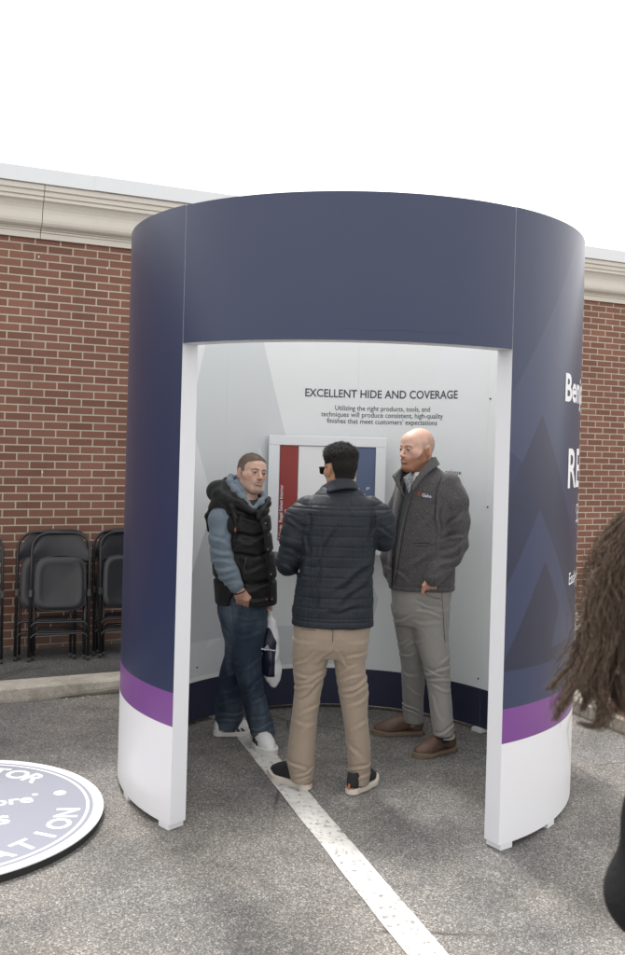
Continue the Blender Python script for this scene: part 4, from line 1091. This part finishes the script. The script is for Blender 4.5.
# open front: cut the jacket away over a leaning strip on the camera side
XA, ZA = zip(*[(P.p(x, y, -.13)[0], P.p(x, y, -.13)[2]) for x, y in ((417, 476), (409, 500), (402, 530), (397, 560), (393.5, 592))])
XB, ZB2 = zip(*[(P.p(x, y, -.13)[0], P.p(x, y, -.13)[2]) for x, y in ((407, 476), (402, 500), (396.5, 530), (392.5, 560), (392.8, 592))])
xr_ = np.interp(Z[0, 0], ZA[::-1], XA[::-1])[None, None]; xl_ = np.interp(Z[0, 0], ZB2[::-1], XB[::-1])[None, None]
cut = np.maximum(np.maximum(X-xr_, xl_-X), Y-(P.Y-.02)); f = smax(f, -cut, .005)
f = smax(f, -ell(G, P.p(421, 466, 0), (.075, .085, .075)), .006)
f = smax(f, -P.loft(G, [(575, 394, 449, .125, 0), (600, 394, 449, .125, 0)], k=.004), .004)
jk = mesh_from(f, G, h, 'jacket', M_fleece, manR, ORG)
ribbon(P, [(413, 482, -.145), (422, 468.5, -.125), (429, 461, -.085), (434.5, 457, -.03), (436.5, 456.5, .03), (430, 457.5, .085), (420, 461, .10)],
       [(412, 492, -.16), (421, 479, -.152), (430.5, 470.5, -.122), (438, 466, -.05), (440.5, 463.5, .03), (434, 464, .10), (422, 467, .115)], .012, 'collar', M_fleece, manR, ORG)
ribbon(P, [(393, 475, -.12), (397.5, 471.5, -.09), (402.5, 468, -.04), (408, 466, .02), (413, 464, .07)],
       [(404.5, 496, -.15), (401, 488, -.12), (399, 483, -.05), (402, 478, .03), (410, 474, .08)], .012, 'collar', M_fleece, manR, ORG)
ribbon(P, [(404.5, 477.5, -.145), (408, 474, -.11), (411, 472, -.08)], [(409, 494, -.150), (411.5, 487, -.14), (414, 481, -.12)], .008, 'shirt_collar', cloth('check_shirt', (.13, .135, .15), speck=((.3, .3, .32), 90)), manR, ORG)
line_tube(P, [(412.5, 494, -.165), (407, 515, -.165), (403, 535, -.163), (399, 560, -.16), (394.8, 584, -.16)], .0032, 'zip', M_seam, jk, ORG)
line_tube(P, [(402.5, 497, -.155), (398, 520, -.155), (394, 545, -.15), (392.5, 570, -.148)], .0028, 'zip', M_seam, jk, ORG)
line_tube(P, [(441.5, 476, -.112), (440, 481, -.125), (436.5, 489, -.138), (435.5, 505, -.145), (435, 520, -.145)], .0022, 'seam', M_seam, jk, ORG)
line_tube(P, [(414, 543.5, -.152), (423, 543, -.156), (430.5, 543, -.15)], .0022, 'pocket_seam', M_seam, jk, ORG)
# embroidered chest mark
def chest_text(P, s, size, px, py, dy, mat, parent, org, tilt=0, name='emblem', yaw=0):
    bm = text_mesh(s, size, .0012, align='LEFT'); c = Vector(P.p(px, py, dy))-Vector(org)
    bmesh.ops.transform(bm, matrix=Matrix.Translation(c) @ Matrix.Rotation(R_(yaw), 4, 'Z') @ Matrix.Rotation(R_(tilt), 4, 'Y') @ Matrix.Rotation(PI/2, 4, 'X'), verts=bm.verts[:])
    bmesh.ops.solidify(bm, geom=bm.faces[:], thickness=.002); return obj(name, bm, mat, parent)
chest_text(P, 'Gabe', .026, 421.6, 496.5, -.158, plain('pale_thread', (.42, .42, .50), .7), jk, ORG, 8)
bm = bmesh.new(); c = Vector(P.p(418.8, 494.3, -.151))-Vector(ORG)
for dx, dz, s in ((.004, .010, .006), (-.004, -.001, .006), (.005, -.006, .006), (0, .004, .006)): box(bm, c.x+dx-s, c.x+dx+s, c.y-.002, c.y+.001, c.z+dz-.004, c.z+dz+.004)
obj('emblem', bm, plain('red_thread', (.27, .06, .045), .8), jk)
t5 = lambda x, y: (370+x*.1988, 580+y*.1988)
tr = trousers(P, ORG, None, crop(P, (384, 748), (460, 578), -.24, .33), M_chino, manR,
    [(578, 392, 452, .128, 0), (588, 391, 452, .13, 0), (600, 392, 450.5, .13, 0), (612, 393, 448.5, .122, 0), (624, 397, 448, .10, 0)],
    [[(608, 409, 449, .112, -.02), (625, 412, 448, .105, -.03), (645, 416.5, 449, .098, -.045), (657, 420, 450, .095, -.055), (667, 423.5, 450, .088, -.065), (691, 428, 450.5, .082, -.085), (715, 430.5, 453, .08, -.105), (735, 433.5, 454.5, .085, -.12)],
     [(605, 391, 425, .105, .04), (620, 393.5, 425, .10, .05), (640, 397, 425, .095, .08), (653, 399.5, 425, .09, .10), (665, 401, 425, .085, .125), (680, 401.5, 424.5, .08, .155), (700, 402.5, 423.5, .076, .195), (721, 403.5, 423.5, .08, .225)]],
    [(240, 60, 340, 95, .010, .010), (225, 95, 330, 125, .010, .008), (235, 130, 330, 155, .011, .008), (220, 190, 330, 195, .015, .005), (180, 340, 235, 285, .012, .008), (150, 390, 215, 370, .010, .008), (140, 330, 200, 300, .012, .006),
     (265, 445, 400, 405, .012, .010), (275, 430, 345, 445, .010, .008), (285, 470, 400, 470, .010, .008), (300, 500, 380, 520, .012, .006), (330, 400, 400, 350, .012, .006), (340, 250, 380, 330, .014, .006), (300, 560, 335, 650, .013, .006), (370, 600, 400, 660, .012, .005),
     (315, 725, 410, 690, .009, .009), (325, 755, 415, 735, .009, .009), (340, 775, 415, 775, .008, .006), (165, 655, 260, 690, .010, .007), (165, 675, 260, 715, .009, .007), (200, 560, 260, 600, .012, .005), (170, 480, 260, 500, .014, .005), (120, 200, 190, 170, .012, .005)], t5, 17)
line_tube(P, [(423.5, 591.5, -.14), (429, 596, -.142), (436, 598.5, -.138), (440.5, 598, -.13)], .0014, 'pocket_seam', M_seam, tr, ORG)
line_tube(P, [(441.5, 590, -.125), (443, 610, -.125), (444, 630, -.115), (446, 655, -.115)], .0013, 'seam', M_seam, tr, ORG)
shoe((.742, 5.705), (.415, 5.690), ORG, manR, M_leather, M_tansole, 'derby')
shoe((.895, 5.425), (.625, 5.275), ORG, manR, M_leather, M_tansole, 'derby')
for a, b in (((.66, 5.70, .07), (.66, 5.70, .13)), ((.80, 5.37, .07), (.80, 5.37, .14))):
    bm = bmesh.new(); tube(bm, [Vector(a)-Vector(ORG), Vector(b)-Vector(ORG)], .046, 16); obj('sock', bm, M_navylace, manR)

# =================================================================== man in the black padded vest
P = Person(5.38); ORG = (-.32, 5.4, 0)
HM = headmatrix(P.p(251.4, 473.6, 0), 34, -9, 9, .985)
opt = dict(buzz=True, skin=(.56, .375, .295), browc=(.08, .052, .036), brow=.85, neck=.056, beard='stubble', bcol=(.12, .085, .06), bstr=.5)
def bodyL(G):
    f = rope(G, [P.p(243, 502, .0), P.p(243, 550, .0), P.p(242, 600, 0)], [.09, .10, .10], .05)
    f = smin(f, rope(G, [P.p(222, 510, -.05), P.p(222, 555, -.10), P.p(238, 584, -.14)], [.035, .032, .028]), .03)
    f = smin(f, rope(G, [P.p(262, 512, .05), P.p(268, 560, .06), P.p(268, 598, .02)], [.035, .032, .026]), .03)
    f = smin(f, rope(G, [P.p(248, 620, -.01), P.p(250, 675, -.01), P.p(262, 735, .05)], [.055, .045, .035]), .03)
    f = smin(f, rope(G, [P.p(234, 630, .04), P.p(232, 675, .14), P.p(230, 725, .22)], [.055, .045, .035]), .03)
    return smin(f, rc(G, P.p(245, 502, .0), P.p(250, 485, .0), .055, .055), .02)
h1, b1 = hand_gen(P.p(237.5, 587, -.166), P.p(241.8, 598.5, -.160), P.p(243, 611, -.085), (-1, 0, .25))
h2, b2 = hand_gen(P.p(269, 597, .0), P.p(268.5, 606.5, -.005), P.p(267, 613, .0), (0, 1, 0), curl=-.03)
manL = make_person('person', 'man with short brown hair in a black padded vest and grey hoodie holding a bag', GRP, ORG, HM, opt, bodyL,
                   ((-.62, 5.15, .03), (-.08, 5.75, 1.62)), [h1, h2], [b1, b2])
eyes(HM, manL, ORG, (-.1, .0))
def hthL(X, Y, Z): return .0016+.003*sstep(.04, .10, Z)+.0008*np.sin(X*900+Z*500)*np.sin(Y*800)
def hrgL(X, Y, Z):
    A = np.abs(X); fr = .075-.014*(A/.06)**2
    line = np.where(Y < -.055, fr-Z, np.where(Y < -.012, (.068-1.1*(Y+.055))-Z, -.02-Z))
    line = np.where((A > .052) & (Y < .03) & (Y > -.032), .004-Z, line)
    line = np.where(Y > .03, -.060-Z, line)
    return line
hair_from(HM, manL, ORG, hthL, hrgL, M_hair_buzz, strands=(7000, .006, .0035, .0004))
h = .0042
# hoodie: sleeve and hood
G = grid(*crop(P, (204, 596), (256, 494), -.26, .10), h)
f = rope(G, [P.p(224, 506, -.03), P.p(220.5, 520, -.07), P.p(221, 540, -.10), P.p(222.5, 556, -.115), P.p(228.5, 572, -.142), P.p(236, 586, -.163)], [.060, .064, .062, .060, .054, .043], .04)
f = f+.0018*waves(G, 31, 60, 5, (1, 1, 1.4))
t1 = lambda x, y: (200+x*.1676, 440+y*.1676)
f = f+fold(G, P, [(90, 560, 180, 600, .011, .006), (80, 640, 190, 650, .011, .008), (90, 690, 200, 700, .010, .008), (100, 740, 210, 740, .010, .007), (120, 790, 220, 780, .009, .006), (140, 830, 240, 820, .008, .005), (190, 470, 150, 560, .012, .005), (180, 430, 215, 500, .01, .006)], t1)
f = smax(f, rc(G, P.p(228, 572, -.135), P.p(238, 590.5, -.152), .30, .30)*0-1, .001) if False else f
slv = mesh_from(f, G, h, 'hoodie_sleeve', M_hoodie, manL, ORG)
bm = bmesh.new(); tube(bm, [Vector(P.p(*q))-Vector(ORG) for q in ((234.3, 583, -.160), (237.8, 589.5, -.168))], [.044, .041], 24); obj('cuff', bm, M_hoodie, slv)
G = grid(*crop(P, (222, 516), (272, 468), -.17, .15), .0038)
f = rope(G, [P.p(236, 478, .08), P.p(231, 478, .04), P.p(230.5, 483, -.01), P.p(236, 490, -.065), P.p(243, 498, -.095), P.p(250, 507, -.115)], [.018, .020, .023, .022, .019, .016], .02)
f = smin(f, rope(G, [P.p(262, 493, .03), P.p(264.5, 497, -.02), P.p(260.5, 502, -.085), P.p(254.5, 508, -.11)], [.014, .017, .017, .013], .02), .006)
f = smin(f, rope(G, [P.p(240, 479, .02), P.p(237, 484, -.03), P.p(245, 493, -.075)], [.02, .02, .012], .02), .004)
f = f+.0035*waves(G, 33, 110, 4)
mesh_from(f, G, .0038, 'hood_inner', M_hoodie, manL, ORG)
# vest
G = grid(*crop(P, (200, 606), (280, 474), -.25, .26), h); X, Y, Z = G
vest_rows = [(496, 228, 262, .085, .01), (503, 221, 266, .11, .005), (512, 216, 268, .126, 0), (522, 213, 269, .134, 0), (533, 212, 269.5, .137, 0), (548, 213, 271, .14, 0), (562, 214.5, 273.5, .142, 0), (578, 216, 274.5, .142, 0), (590, 217, 274.5, .14, 0), (600.5, 217.5, 274.5, .138, 0)]
f = P.loft(G, vest_rows, k=.008, n=2.4)
sh = rope(G, [P.p(236, 500, -.02), P.p(225, 504, -.035), P.p(219, 512, -.045)], [.055, .062, .055], .03)
f = smin(f, sh, .02)
arm = rope(G, [P.p(224, 506, -.03), P.p(220.5, 520, -.07), P.p(221, 540, -.10), P.p(222.5, 556, -.115), P.p(228.5, 572, -.135), P.p(236, 586, -.15)], [.060, .064, .062, .060, .054, .042], .04)
wv = waves(G, 35, 45, 5, (1, 1, 1))
lv = [P.p(245, y)[2] for y in (515, 533, 552.5, 580)]
f = f+.002*wv
for z_ in lv: f = f+.013*np.exp(-((Z-z_-.10*(X+.36)**2*3+.006*np.sin(X*35))/.010)**2)-.0035
f = f+fold(G, P, [(250, 610, 380, 560, .012, .006), (210, 570, 300, 600, .012, .006), (240, 680, 270, 760, .010, .008), (250, 880, 380, 850, .012, .007), (300, 840, 400, 830, .010, .006), (250, 430, 330, 460, .012, .007), (340, 640, 390, 690, .012, .006), (290, 760, 380, 740, .012, .005), (300, 940, 400, 920, .01, .005)], t1)
f = smax(f, -(arm-.006), .006)
# dark armhole roll
f = smin(f, rope(G, [P.p(209, 530, .0), P.p(207.5, 516, -.01), P.p(213, 505, -.05), P.p(223, 501, -.09), P.p(231.5, 507, -.125), P.p(235.5, 518, -.145), P.p(236, 530, -.15), P.p(234, 545, -.15)], [.012, .014, .015, .015, .014, .013, .012, .010], .02), .01)
# hood lying on the back and round the neck
hd = ell(G, P.p(220, 491.5, .06), (.082, .105, .070)); hd = smin(hd, rope(G, [P.p(222, 487, .0), P.p(219, 494, -.04), P.p(229, 500, -.09), P.p(242, 505, -.125), P.p(252, 512, -.14)], [.035, .036, .033, .026, .017], .03), .02)
hd = smin(hd, rope(G, [P.p(227, 481, .10), P.p(226.5, 481, .04), P.p(226, 484, .0), P.p(232, 493, -.06), P.p(242, 501, -.105)], [.018, .018, .018, .018, .014], .02), .012)
hd = smin(hd, rope(G, [P.p(268, 499, .0), P.p(267.5, 503, -.05), P.p(262, 511, -.115), P.p(258, 518, -.135)], [.018, .02, .019, .014], .02), .01)
hd = hd+.003*waves(G, 37, 70)+.006*np.exp(-((Y+.6*Z-(P.Y+.6*P.p(220, 490)[2]))/.006)**2)*0
f = smin(f, hd, .010)
f = smax(f, -rc(G, P.p(249, 500, -.03), P.p(252, 470, -.04), .060, .085), .01)
f = smax(f, -ell(G, P.p(239, 604, -.15), (.062, .07, .068)), .008)
f = smax(f, -P.loft(G, [(585, 222, 269, .118, 0), (612, 222, 269, .118, 0)], k=.004), .004)
# placket
f = smin(f, rope(G, [P.p(257, 512, -.128), P.p(264.5, 530, -.128), P.p(267.5, 550, -.124), P.p(270.5, 575, -.114), P.p(271.5, 599, -.108)], [.010, .012, .012, .012, .012], .02), .012)
vst = mesh_from(f, G, h, 'vest', M_vest, manL, ORG)
for q in ((265.5, 523.5, -.142), (268, 549.5, -.138), (271, 574.5, -.128), (272, 599, -.120), (266.5, 599.5, -.135), (248, 502, -.135), (241.5, 498, -.125), (250.5, 506, -.138)):
    bm = bmesh.new(); bmesh.ops.create_uvsphere(bm, u_segments=10, v_segments=6, radius=.005); o = obj('snap', bm, M_metal, vst); o.location = Vector(P.p(*q))-Vector(ORG)
line_tube(P, [(263, 522, -.138), (265.5, 548, -.136), (268.5, 574, -.128), (269.5, 599, -.122)], .0022, 'zip', M_seam, vst, ORG)
line_tube(P, [(246.5, 557, -.155), (244, 568, -.155), (242, 579, -.152)], .0025, 'pocket_zip', plain('dull_zip', (.06, .055, .05), .5), vst, ORG)
line_tube(P, [(235, 492, -.105), (235.3, 505, -.135), (235, 520, -.165), (237.5, 531, -.165)], .0022, 'drawcord', M_black, vst, ORG)
bm = bmesh.new(); bmesh.ops.create_uvsphere(bm, u_segments=10, v_segments=8, radius=.008); o = obj('cord_stop', bm, plain('steel_button', (.16, .16, .17), .4, metal=.5), vst); o.location = Vector(P.p(235, 491.5, -.112))-Vector(ORG)
bm = bmesh.new(); bmesh.ops.create_cone(bm, cap_ends=True, segments=10, radius1=.006, radius2=.004, depth=.022); o = obj('cord_tip', bm, plain('brown_leather_tip', (.28, .10, .04), .6), vst); o.location = Vector(P.p(235.2, 529.5, -.168))-Vector(ORG)
# bracelet
bm = bmesh.new(); w = Vector(P.p(239.2, 592, -.168))-Vector(ORG); ax_ = Vector(P.p(241.5, 600, -.142))-Vector(P.p(237.5, 587.5, -.15)); ax_.normalize(); u1 = ax_.orthogonal().normalized(); u2 = ax_.cross(u1)
tube(bm, [w+(u1*math.cos(a)+u2*math.sin(a))*.0345 for a in np.linspace(0, 2*PI, 25)], .0042, 6, cap=False); obj('bracelet', bm, M_black, manL)
# jeans
t2 = lambda x, y: (200+x*.1883, 590+y*.1885)
tr = trousers(P, ORG, None, crop(P, (208, 748), (282, 590), -.20, .36), M_denim, manL,
    [(590, 220, 270, .118, 0), (600, 217, 269, .122, 0), (612, 217.5, 268, .122, 0), (624, 220.5, 267, .118, 0), (636, 225, 264, .10, 0), (645, 228, 263, .08, 0)],
    [[(622, 226, 267, .112, 0), (638, 228.5, 264, .105, -.01), (652, 231, 262.5, .098, -.015), (665, 234, 262, .092, -.02), (680, 237, 262.5, .086, -.015), (695, 241.5, 265, .082, 0), (707, 244, 268.5, .080, .01), (720, 246.5, 272.5, .080, .03), (734, 251, 275.5, .085, .045)],
     [(630, 222.5, 250, .10, .03), (640, 225, 247, .095, .05), (655, 224.5, 247, .09, .09), (668, 220.5, 246, .086, .12), (682, 218, 245, .083, .16), (703, 215.5, 245, .08, .20), (716, 215, 244, .085, .225), (727, 215.5, 240, .09, .24)]],
    [(175, 75, 330, 90, .010, .008), (200, 120, 320, 135, .012, .007), (210, 175, 310, 150, .012, .006), (220, 225, 320, 210, .014, .006), (110, 180, 160, 230, .010, .006), (240, 540, 330, 455, .012, .010), (235, 520, 300, 500, .011, .007), (220, 400, 330, 350, .013, .006),
     (260, 590, 350, 560, .012, .006), (270, 730, 390, 700, .010, .009), (275, 760, 400, 735, .009, .009), (255, 680, 360, 650, .013, .006), (90, 640, 200, 610, .013, .006), (85, 700, 220, 690, .011, .007), (85, 735, 210, 725, .009, .007), (130, 480, 190, 430, .013, .007), (120, 560, 200, 540, .013, .006), (150, 390, 200, 360, .012, .006)], t2, 27, fk=.8)
line_tube(P, [(231.5, 600, -.118), (233, 620, -.118), (238, 645, -.108), (242, 670, -.105), (246, 695, -.085), (249, 715, -.06), (251.5, 737, -.04)], .0013, 'seam', M_seam, tr, ORG)
line_tube(P, [(232, 602.5, -.13), (239, 604.5, -.134), (247, 602.5, -.134), (252, 599, -.13)], .0015, 'pocket_seam', plain('tan_stitch', (.14, .11, .07), .8), tr, ORG)
shoe((-.555, 5.57), (-.285, 5.65), ORG, manL, M_whiteshoe, M_whitesole, 'stripes')
shoe((-.300, 5.52), (-.185, 5.225), ORG, manL, M_whiteshoe, M_whitesole, 'stripes')

# shopping bag hanging from his left hand
BO = P.p(271, 687, 0)
G = grid(*crop(P, (258, 690), (288, 612), -.10, .12), .0034); X, Y, Z = G
f = P.loft(G, [(616, 267.5, 270.5, .010, -.005), (621, 265.5, 277, .028, 0), (630, 263.5, 278.5, .04, 0), (645, 262, 279, .05, .0), (660, 262, 280, .055, 0), (672, 263, 282, .055, 0), (679, 265, 281, .048, 0), (686.5, 270.5, 276, .03, 0)], k=.010, n=2.2)
f = f+.005*waves(G, 41, 95, 5, (1, 1, .6))+.012*np.abs(waves(G, 43, 60, 4, (1, 1, .4)))-.003
f = smin(f, rope(G, [P.p(269, 606, -.012), P.p(270, 612, -.010), P.p(271, 622, 0)], [.006, .008, .02], .01), .01)
bag = mesh_from(f, G, .0034, 'shopping_bag', [plain('white_poly_bag', (.66, .67, .68), .35, var=.06), plain('navy_bag_print', (.010, .014, .035), .3, var=.3, scale=18)], None, BO)
bag.location = BO; tag(bag, 'white plastic shopping bag with a navy printed side hanging from a hand', 'bag')
# the navy printed field follows a traced outline on the camera side of the bag
poly_ = [P.p(x, y) for x, y in ((267.5, 626), (270.5, 627), (277, 641), (275.5, 655), (275, 675), (262, 675), (260, 650), (262, 636))]
def inpoly(x, z):
    c = False; n = len(poly_)
    for i in range(n):
        x0, z0, x1, z1 = poly_[i][0], poly_[i][2], poly_[i-1][0], poly_[i-1][2]
        if (z0 > z) != (z1 > z) and x < (x1-x0)*(z-z0)/(z1-z0)+x0: c = not c
    return c
for pl in bag.data.polygons:
    ce = pl.center
    if pl.normal.y < -.05 and inpoly(ce.x+BO[0], ce.z+BO[2]): pl.material_index = 1
bm = text_mesh('Benjamin Moore', .0165, .0008); cc = Vector(P.p(268.5, 650.3, -.064))-Vector(BO)
bmesh.ops.transform(bm, matrix=Matrix.Translation(cc) @ Matrix.Rotation(R_(5), 4, 'Y') @ Matrix.Rotation(PI/2, 4, 'X') @ Matrix.Scale(.75, 4), verts=bm.verts[:]); obj('lettering', bm, M_wink, bag)
bm = bmesh.new(); cc = Vector(P.p(267, 647.3, -.063))-Vector(BO)
for s in (1, .55): bm.faces.new([bm.verts.new(cc+Vector((x*s, -(1-s)*.003, z*s))) for x, z in ((-.016, -.006), (.016, -.010), (.004, .018))])
obj('emblem', bm, plain('silver_print', (.35, .37, .42), .5), bag)

# =================================================================== woman at the right edge, close to the camera
P = Person(1.40); ORG = (.60, 1.42, 0)
HC = P.p(684, 588, 0); HM = headmatrix(HC, 108, 8, 0, .98)
opt = dict(skin=(.52, .33, .25), browc=(.06, .04, .03), neck=.048)
def bodyW(G):
    cx, cy = BX, 1.44
    f = rope(G, [(cx, cy, 1.36), (cx, cy, 1.15), (cx, cy, .92)], [.085, .085, .10], .05)
    f = smin(f, rope(G, [(cx, cy-.17, 1.38), (E3[0], E3[1], E3[2]+.02), (cx+.16, cy-.12, 1.08)], [.035, .03, .025]), .03)
    f = smin(f, rope(G, [(cx, cy+.17, 1.38), (cx-.02, cy+.2, 1.12), (cx+.16, cy+.16, .98)], [.035, .03, .025]), .03)
    for s in (-1, 1): f = smin(f, rope(G, [(cx, cy+s*.08, .88), (cx, cy+s*.09, .48), (cx-.01, cy+s*.10, .09)], [.07, .045, .032]), .03)
    return smin(f, rc(G, (cx-.02, cy, 1.36), (HC[0]+.03, cy-.02, 1.50), .05, .048), .02)
BX = P.p(738, 700)[0]; E3 = P.p(657, 893, -.10)
h1, b1 = hand_gen((BX+.17, 1.32, 1.08), (BX+.24, 1.33, 1.08), (BX+.31, 1.35, 1.06), (0, 1, 0))
h2, b2 = hand_gen((BX+.17, 1.60, .97), (BX+.23, 1.60, .95), (BX+.29, 1.60, .93), (0, 1, 0))
wom = make_person('person', 'woman with long wavy brown hair and black clothes, cut off by the right edge', None, ORG, HM, opt, bodyW,
                  ((BX-.26, 1.1, .03), (BX+.28, 1.8, 1.52)), [h1, h2], [b1, b2])
eyes(HM, wom, ORG)
h = .006
cx, cy = BX, 1.44
G = grid((cx-.34, cy-.28, .80), (cx+.30, cy+.32, 1.56), h); X, Y, Z = G
f = rope(G, [(cx, cy, 1.36), (cx+.01, cy, 1.15), (cx+.02, cy, .86)], [.095, .09, .11], .05)
f = smin(f, rc(G, (cx, cy-.13, 1.37), (cx, cy+.13, 1.37), .070, .070), .04)
A2 = P.p(668, 820, -.13); A3 = P.p(645, 896, -.11); A4 = P.p(700, 960, .02)
f = smin(f, rope(G, [(cx-.0, cy-.16, 1.36), A2, A3, A4], [.066, .054, .050, .046], .03), .02)
f = smin(f, rope(G, [(cx, cy+.15, 1.38), (cx-.02, cy+.2, 1.12), (cx+.14, cy+.16, .99)], [.065, .06, .045]), .02)
f = smin(f, rc(G, (cx-.04, cy, 1.38), (HC[0]+.01, cy-.02, 1.47), .075, .068), .015)
f = smax(f, .84-Z, .01)
f = f+.004*waves(G, 51, 28)+fold(G, P, [(605, 890, 645, 930, .006, .005), (609, 908, 650, 945, .008, .006), (618, 850, 650, 890, .012, .006)])
mesh_from(f, G, h, 'jacket', M_blackw, wom, ORG)
G = grid((cx-.16, cy-.22, .04), (cx+.16, cy+.22, .92), .01)
f = rope(G, [(cx, cy, .84), (cx, cy, .90)], [.13, .12])
for s in (-1, 1): f = smin(f, rope(G, [(cx, cy+s*.08, .86), (cx, cy+s*.09, .48), (cx-.01, cy+s*.10, .08)], [.10, .07, .06]), .03)
mesh_from(f, G, .01, 'trousers', M_denim, wom, ORG)
for s in (-1, 1): shoe((cx-.06, cy+s*.10), (cx+.20, cy+s*.12), ORG, wom, M_knit, M_whitesole, 'runner')
# hair: a cap over the skull, falling locks, each lock many fine strands
M_brown = hairmat('long_brown_hair', (.050, .035, .026), (.27, .20, .15), (1, 1, .15))
hc = Vector(HC)
hair_parent = hair_from(HM, wom, ORG, lambda X, Y, Z: .018+.003*np.sin(X*300)*np.sin(Z*40+Y*50), lambda X, Y, Z: np.where(Y < -.03, .03-Z, -.16-Z), M_brown, .0035)
bm = bmesh.new(); rs = np.random.RandomState(77)
def lock(pts, nstr, spread, r=.0007, wob=.004, frizz=.2, n=26):
    A = np.array(pts); d = np.r_[0, np.cumsum(np.linalg.norm(np.diff(A, axis=0), axis=1))]; d /= d[-1]; t = np.linspace(0, 1, n)
    B = np.stack([np.interp(t, d, A[:, i]) for i in range(3)], -1)
    for _ in range(5): B[1:-1] = (B[:-2]+2*B[1:-1]+B[2:])/4
    sp = np.interp(t, [0, .2, .7, 1], [.9, 1, .85, .45])
    for k in range(nstr):
        o = rs.normal(size=3)*spread*np.array([1, 1, .5]); ph = rs.rand(3)*6; fr = frizz*rs.rand()
        e = 1 if rs.rand() > .3 else .72+.28*rs.rand()
        m = max(6, int(n*e)); Q = B[:m]+o*sp[:m, None]*(.55+.6*(rs.rand() < fr)*t[:m, None]*2)
        w = wob*(.6+.8*rs.rand()); Q = Q+np.stack([np.sin(t[:m]*(8+5*rs.rand())+ph[0]*.9)*w, np.sin(t[:m]*10+ph[1])*w, t[:m]*0], -1)*np.minimum(1, t[:m, None]*4)
        rr = r*(.8+.5*rs.rand()); R2 = np.interp(np.linspace(0, 1, m), [0, .8, 1], [rr, rr, rr*.25])
        tube(bm, Q-np.array(ORG), R2, 3, cap=False)
def W(x, y, d=0): return P.p(x, y, d)
for i in range(56):   # mass of hair down the side of the head
    a = rs.rand(); d0 = rs.uniform(-.10, .07); xo = 8*rs.rand()
    edge = lambda y: np.interp(y, [505, 520, 545, 580, 610, 640, 670, 700], [640, 620, 606, 594, 589, 588, 592, 604])
    off = 62*rs.rand()**.9
    ye = 592+rs.rand()*84
    ys = np.linspace(508+rs.rand()*14, ye, 7)
    lock([W(edge(y)+off*.95+6*np.sin(y*.045+i)+2*rs.normal(), y, d0*(1-.3*(y-500)/200)) for y in ys], 24, .0110, .0006, .008)
for i in range(46):   # hair falling on both sides of the neck
    x0 = 640+rs.rand()*44; sd = -1 if i % 3 else 1; dd = sd*(.095+.02*rs.rand())
    lock([W(x0+10*(1-q)+4*math.sin(q*6+i), 522+q*(150+30*rs.rand()), dd*(.55+.5*math.sin(min(1, q*1.6)*PI/2))) for q in np.linspace(0, 1, 6)], 20, .010, .0007, .006)
wisps = [
 [(596, 600, -.03), (590, 630, -.04), (583, 655, -.04), (578, 672, -.05), (566, 690, -.05), (561, 703, -.05), (554, 721, -.05)],
 [(600, 610, -.02), (592, 640, -.03), (588, 660, -.04), (577, 680, -.05), (569, 697, -.05), (560, 712, -.05)],
 [(597, 590, 0), (586, 625, -.02), (574, 660, -.03), (560, 678, -.03), (548, 690, -.03)],
 [(606, 620, -.03), (600, 650, -.03), (597, 675, -.03), (592, 690, -.04), (586, 700, -.04), (581, 712, -.04)],
 [(612, 600, -.04), (604, 650, -.05), (600, 680, -.05), (604, 700, -.05), (606, 715, -.05), (600, 727, -.05), (590, 729, -.05), (580, 722, -.05)],
 [(608, 610, -.05), (602, 650, -.05), (598, 672, -.05), (601, 697, -.05), (604, 717, -.05), (597, 730, -.05), (586, 727, -.05)],
 [(615, 590, -.02), (610, 640, -.02), (607, 670, -.02), (608, 688, -.02), (616, 698, -.02), (620, 702, -.02), (614, 708, -.02), (609, 720, -.02)],
 [(620, 600, -.04), (616, 650, -.04), (612, 675, -.04), (615, 692, -.04), (622, 703, -.04), (616, 712, -.04)],
 [(600, 600, .02), (590, 640, .02), (584, 660, .01), (581, 685, .0), (590, 705, 0)],
 [(612, 560, -.06), (600, 600, -.07), (596, 640, -.07), (590, 672, -.07), (582, 690, -.07)],
 [(622, 560, -.06), (612, 610, -.07), (608, 650, -.07), (600, 685, -.07), (603, 712, -.06)],
 [(628, 560, -.06), (625, 620, -.07), (622, 660, -.07), (626, 690, -.07), (622, 712, -.06)],
 [(632, 560, -.06), (632, 620, -.07), (630, 660, -.07), (633, 690, -.07), (628, 722, -.06)]]
for w in wisps:
    lock([W(*q) for q in w], 60, .0040, .0007, .0035, .6, 34)
    lock([W(q[0]+2*rs.normal(), q[1], q[2]) for q in w], 22, .0120, .0005, .007, .6, 34)
for i in range(90):  # flyaways
    x0 = 590+rs.rand()*35; y0 = 530+rs.rand()*90; L = 60+rs.rand()*90; dx = -8-rs.rand()*22
    lock([W(x0+dx*t_+6*math.sin(t_*5+i), y0+L*t_, -.02) for t_ in np.linspace(0, 1, 6)], 1, .001, .0004, .004, .2, 18)
obj('hair', bm, M_brown, wom)
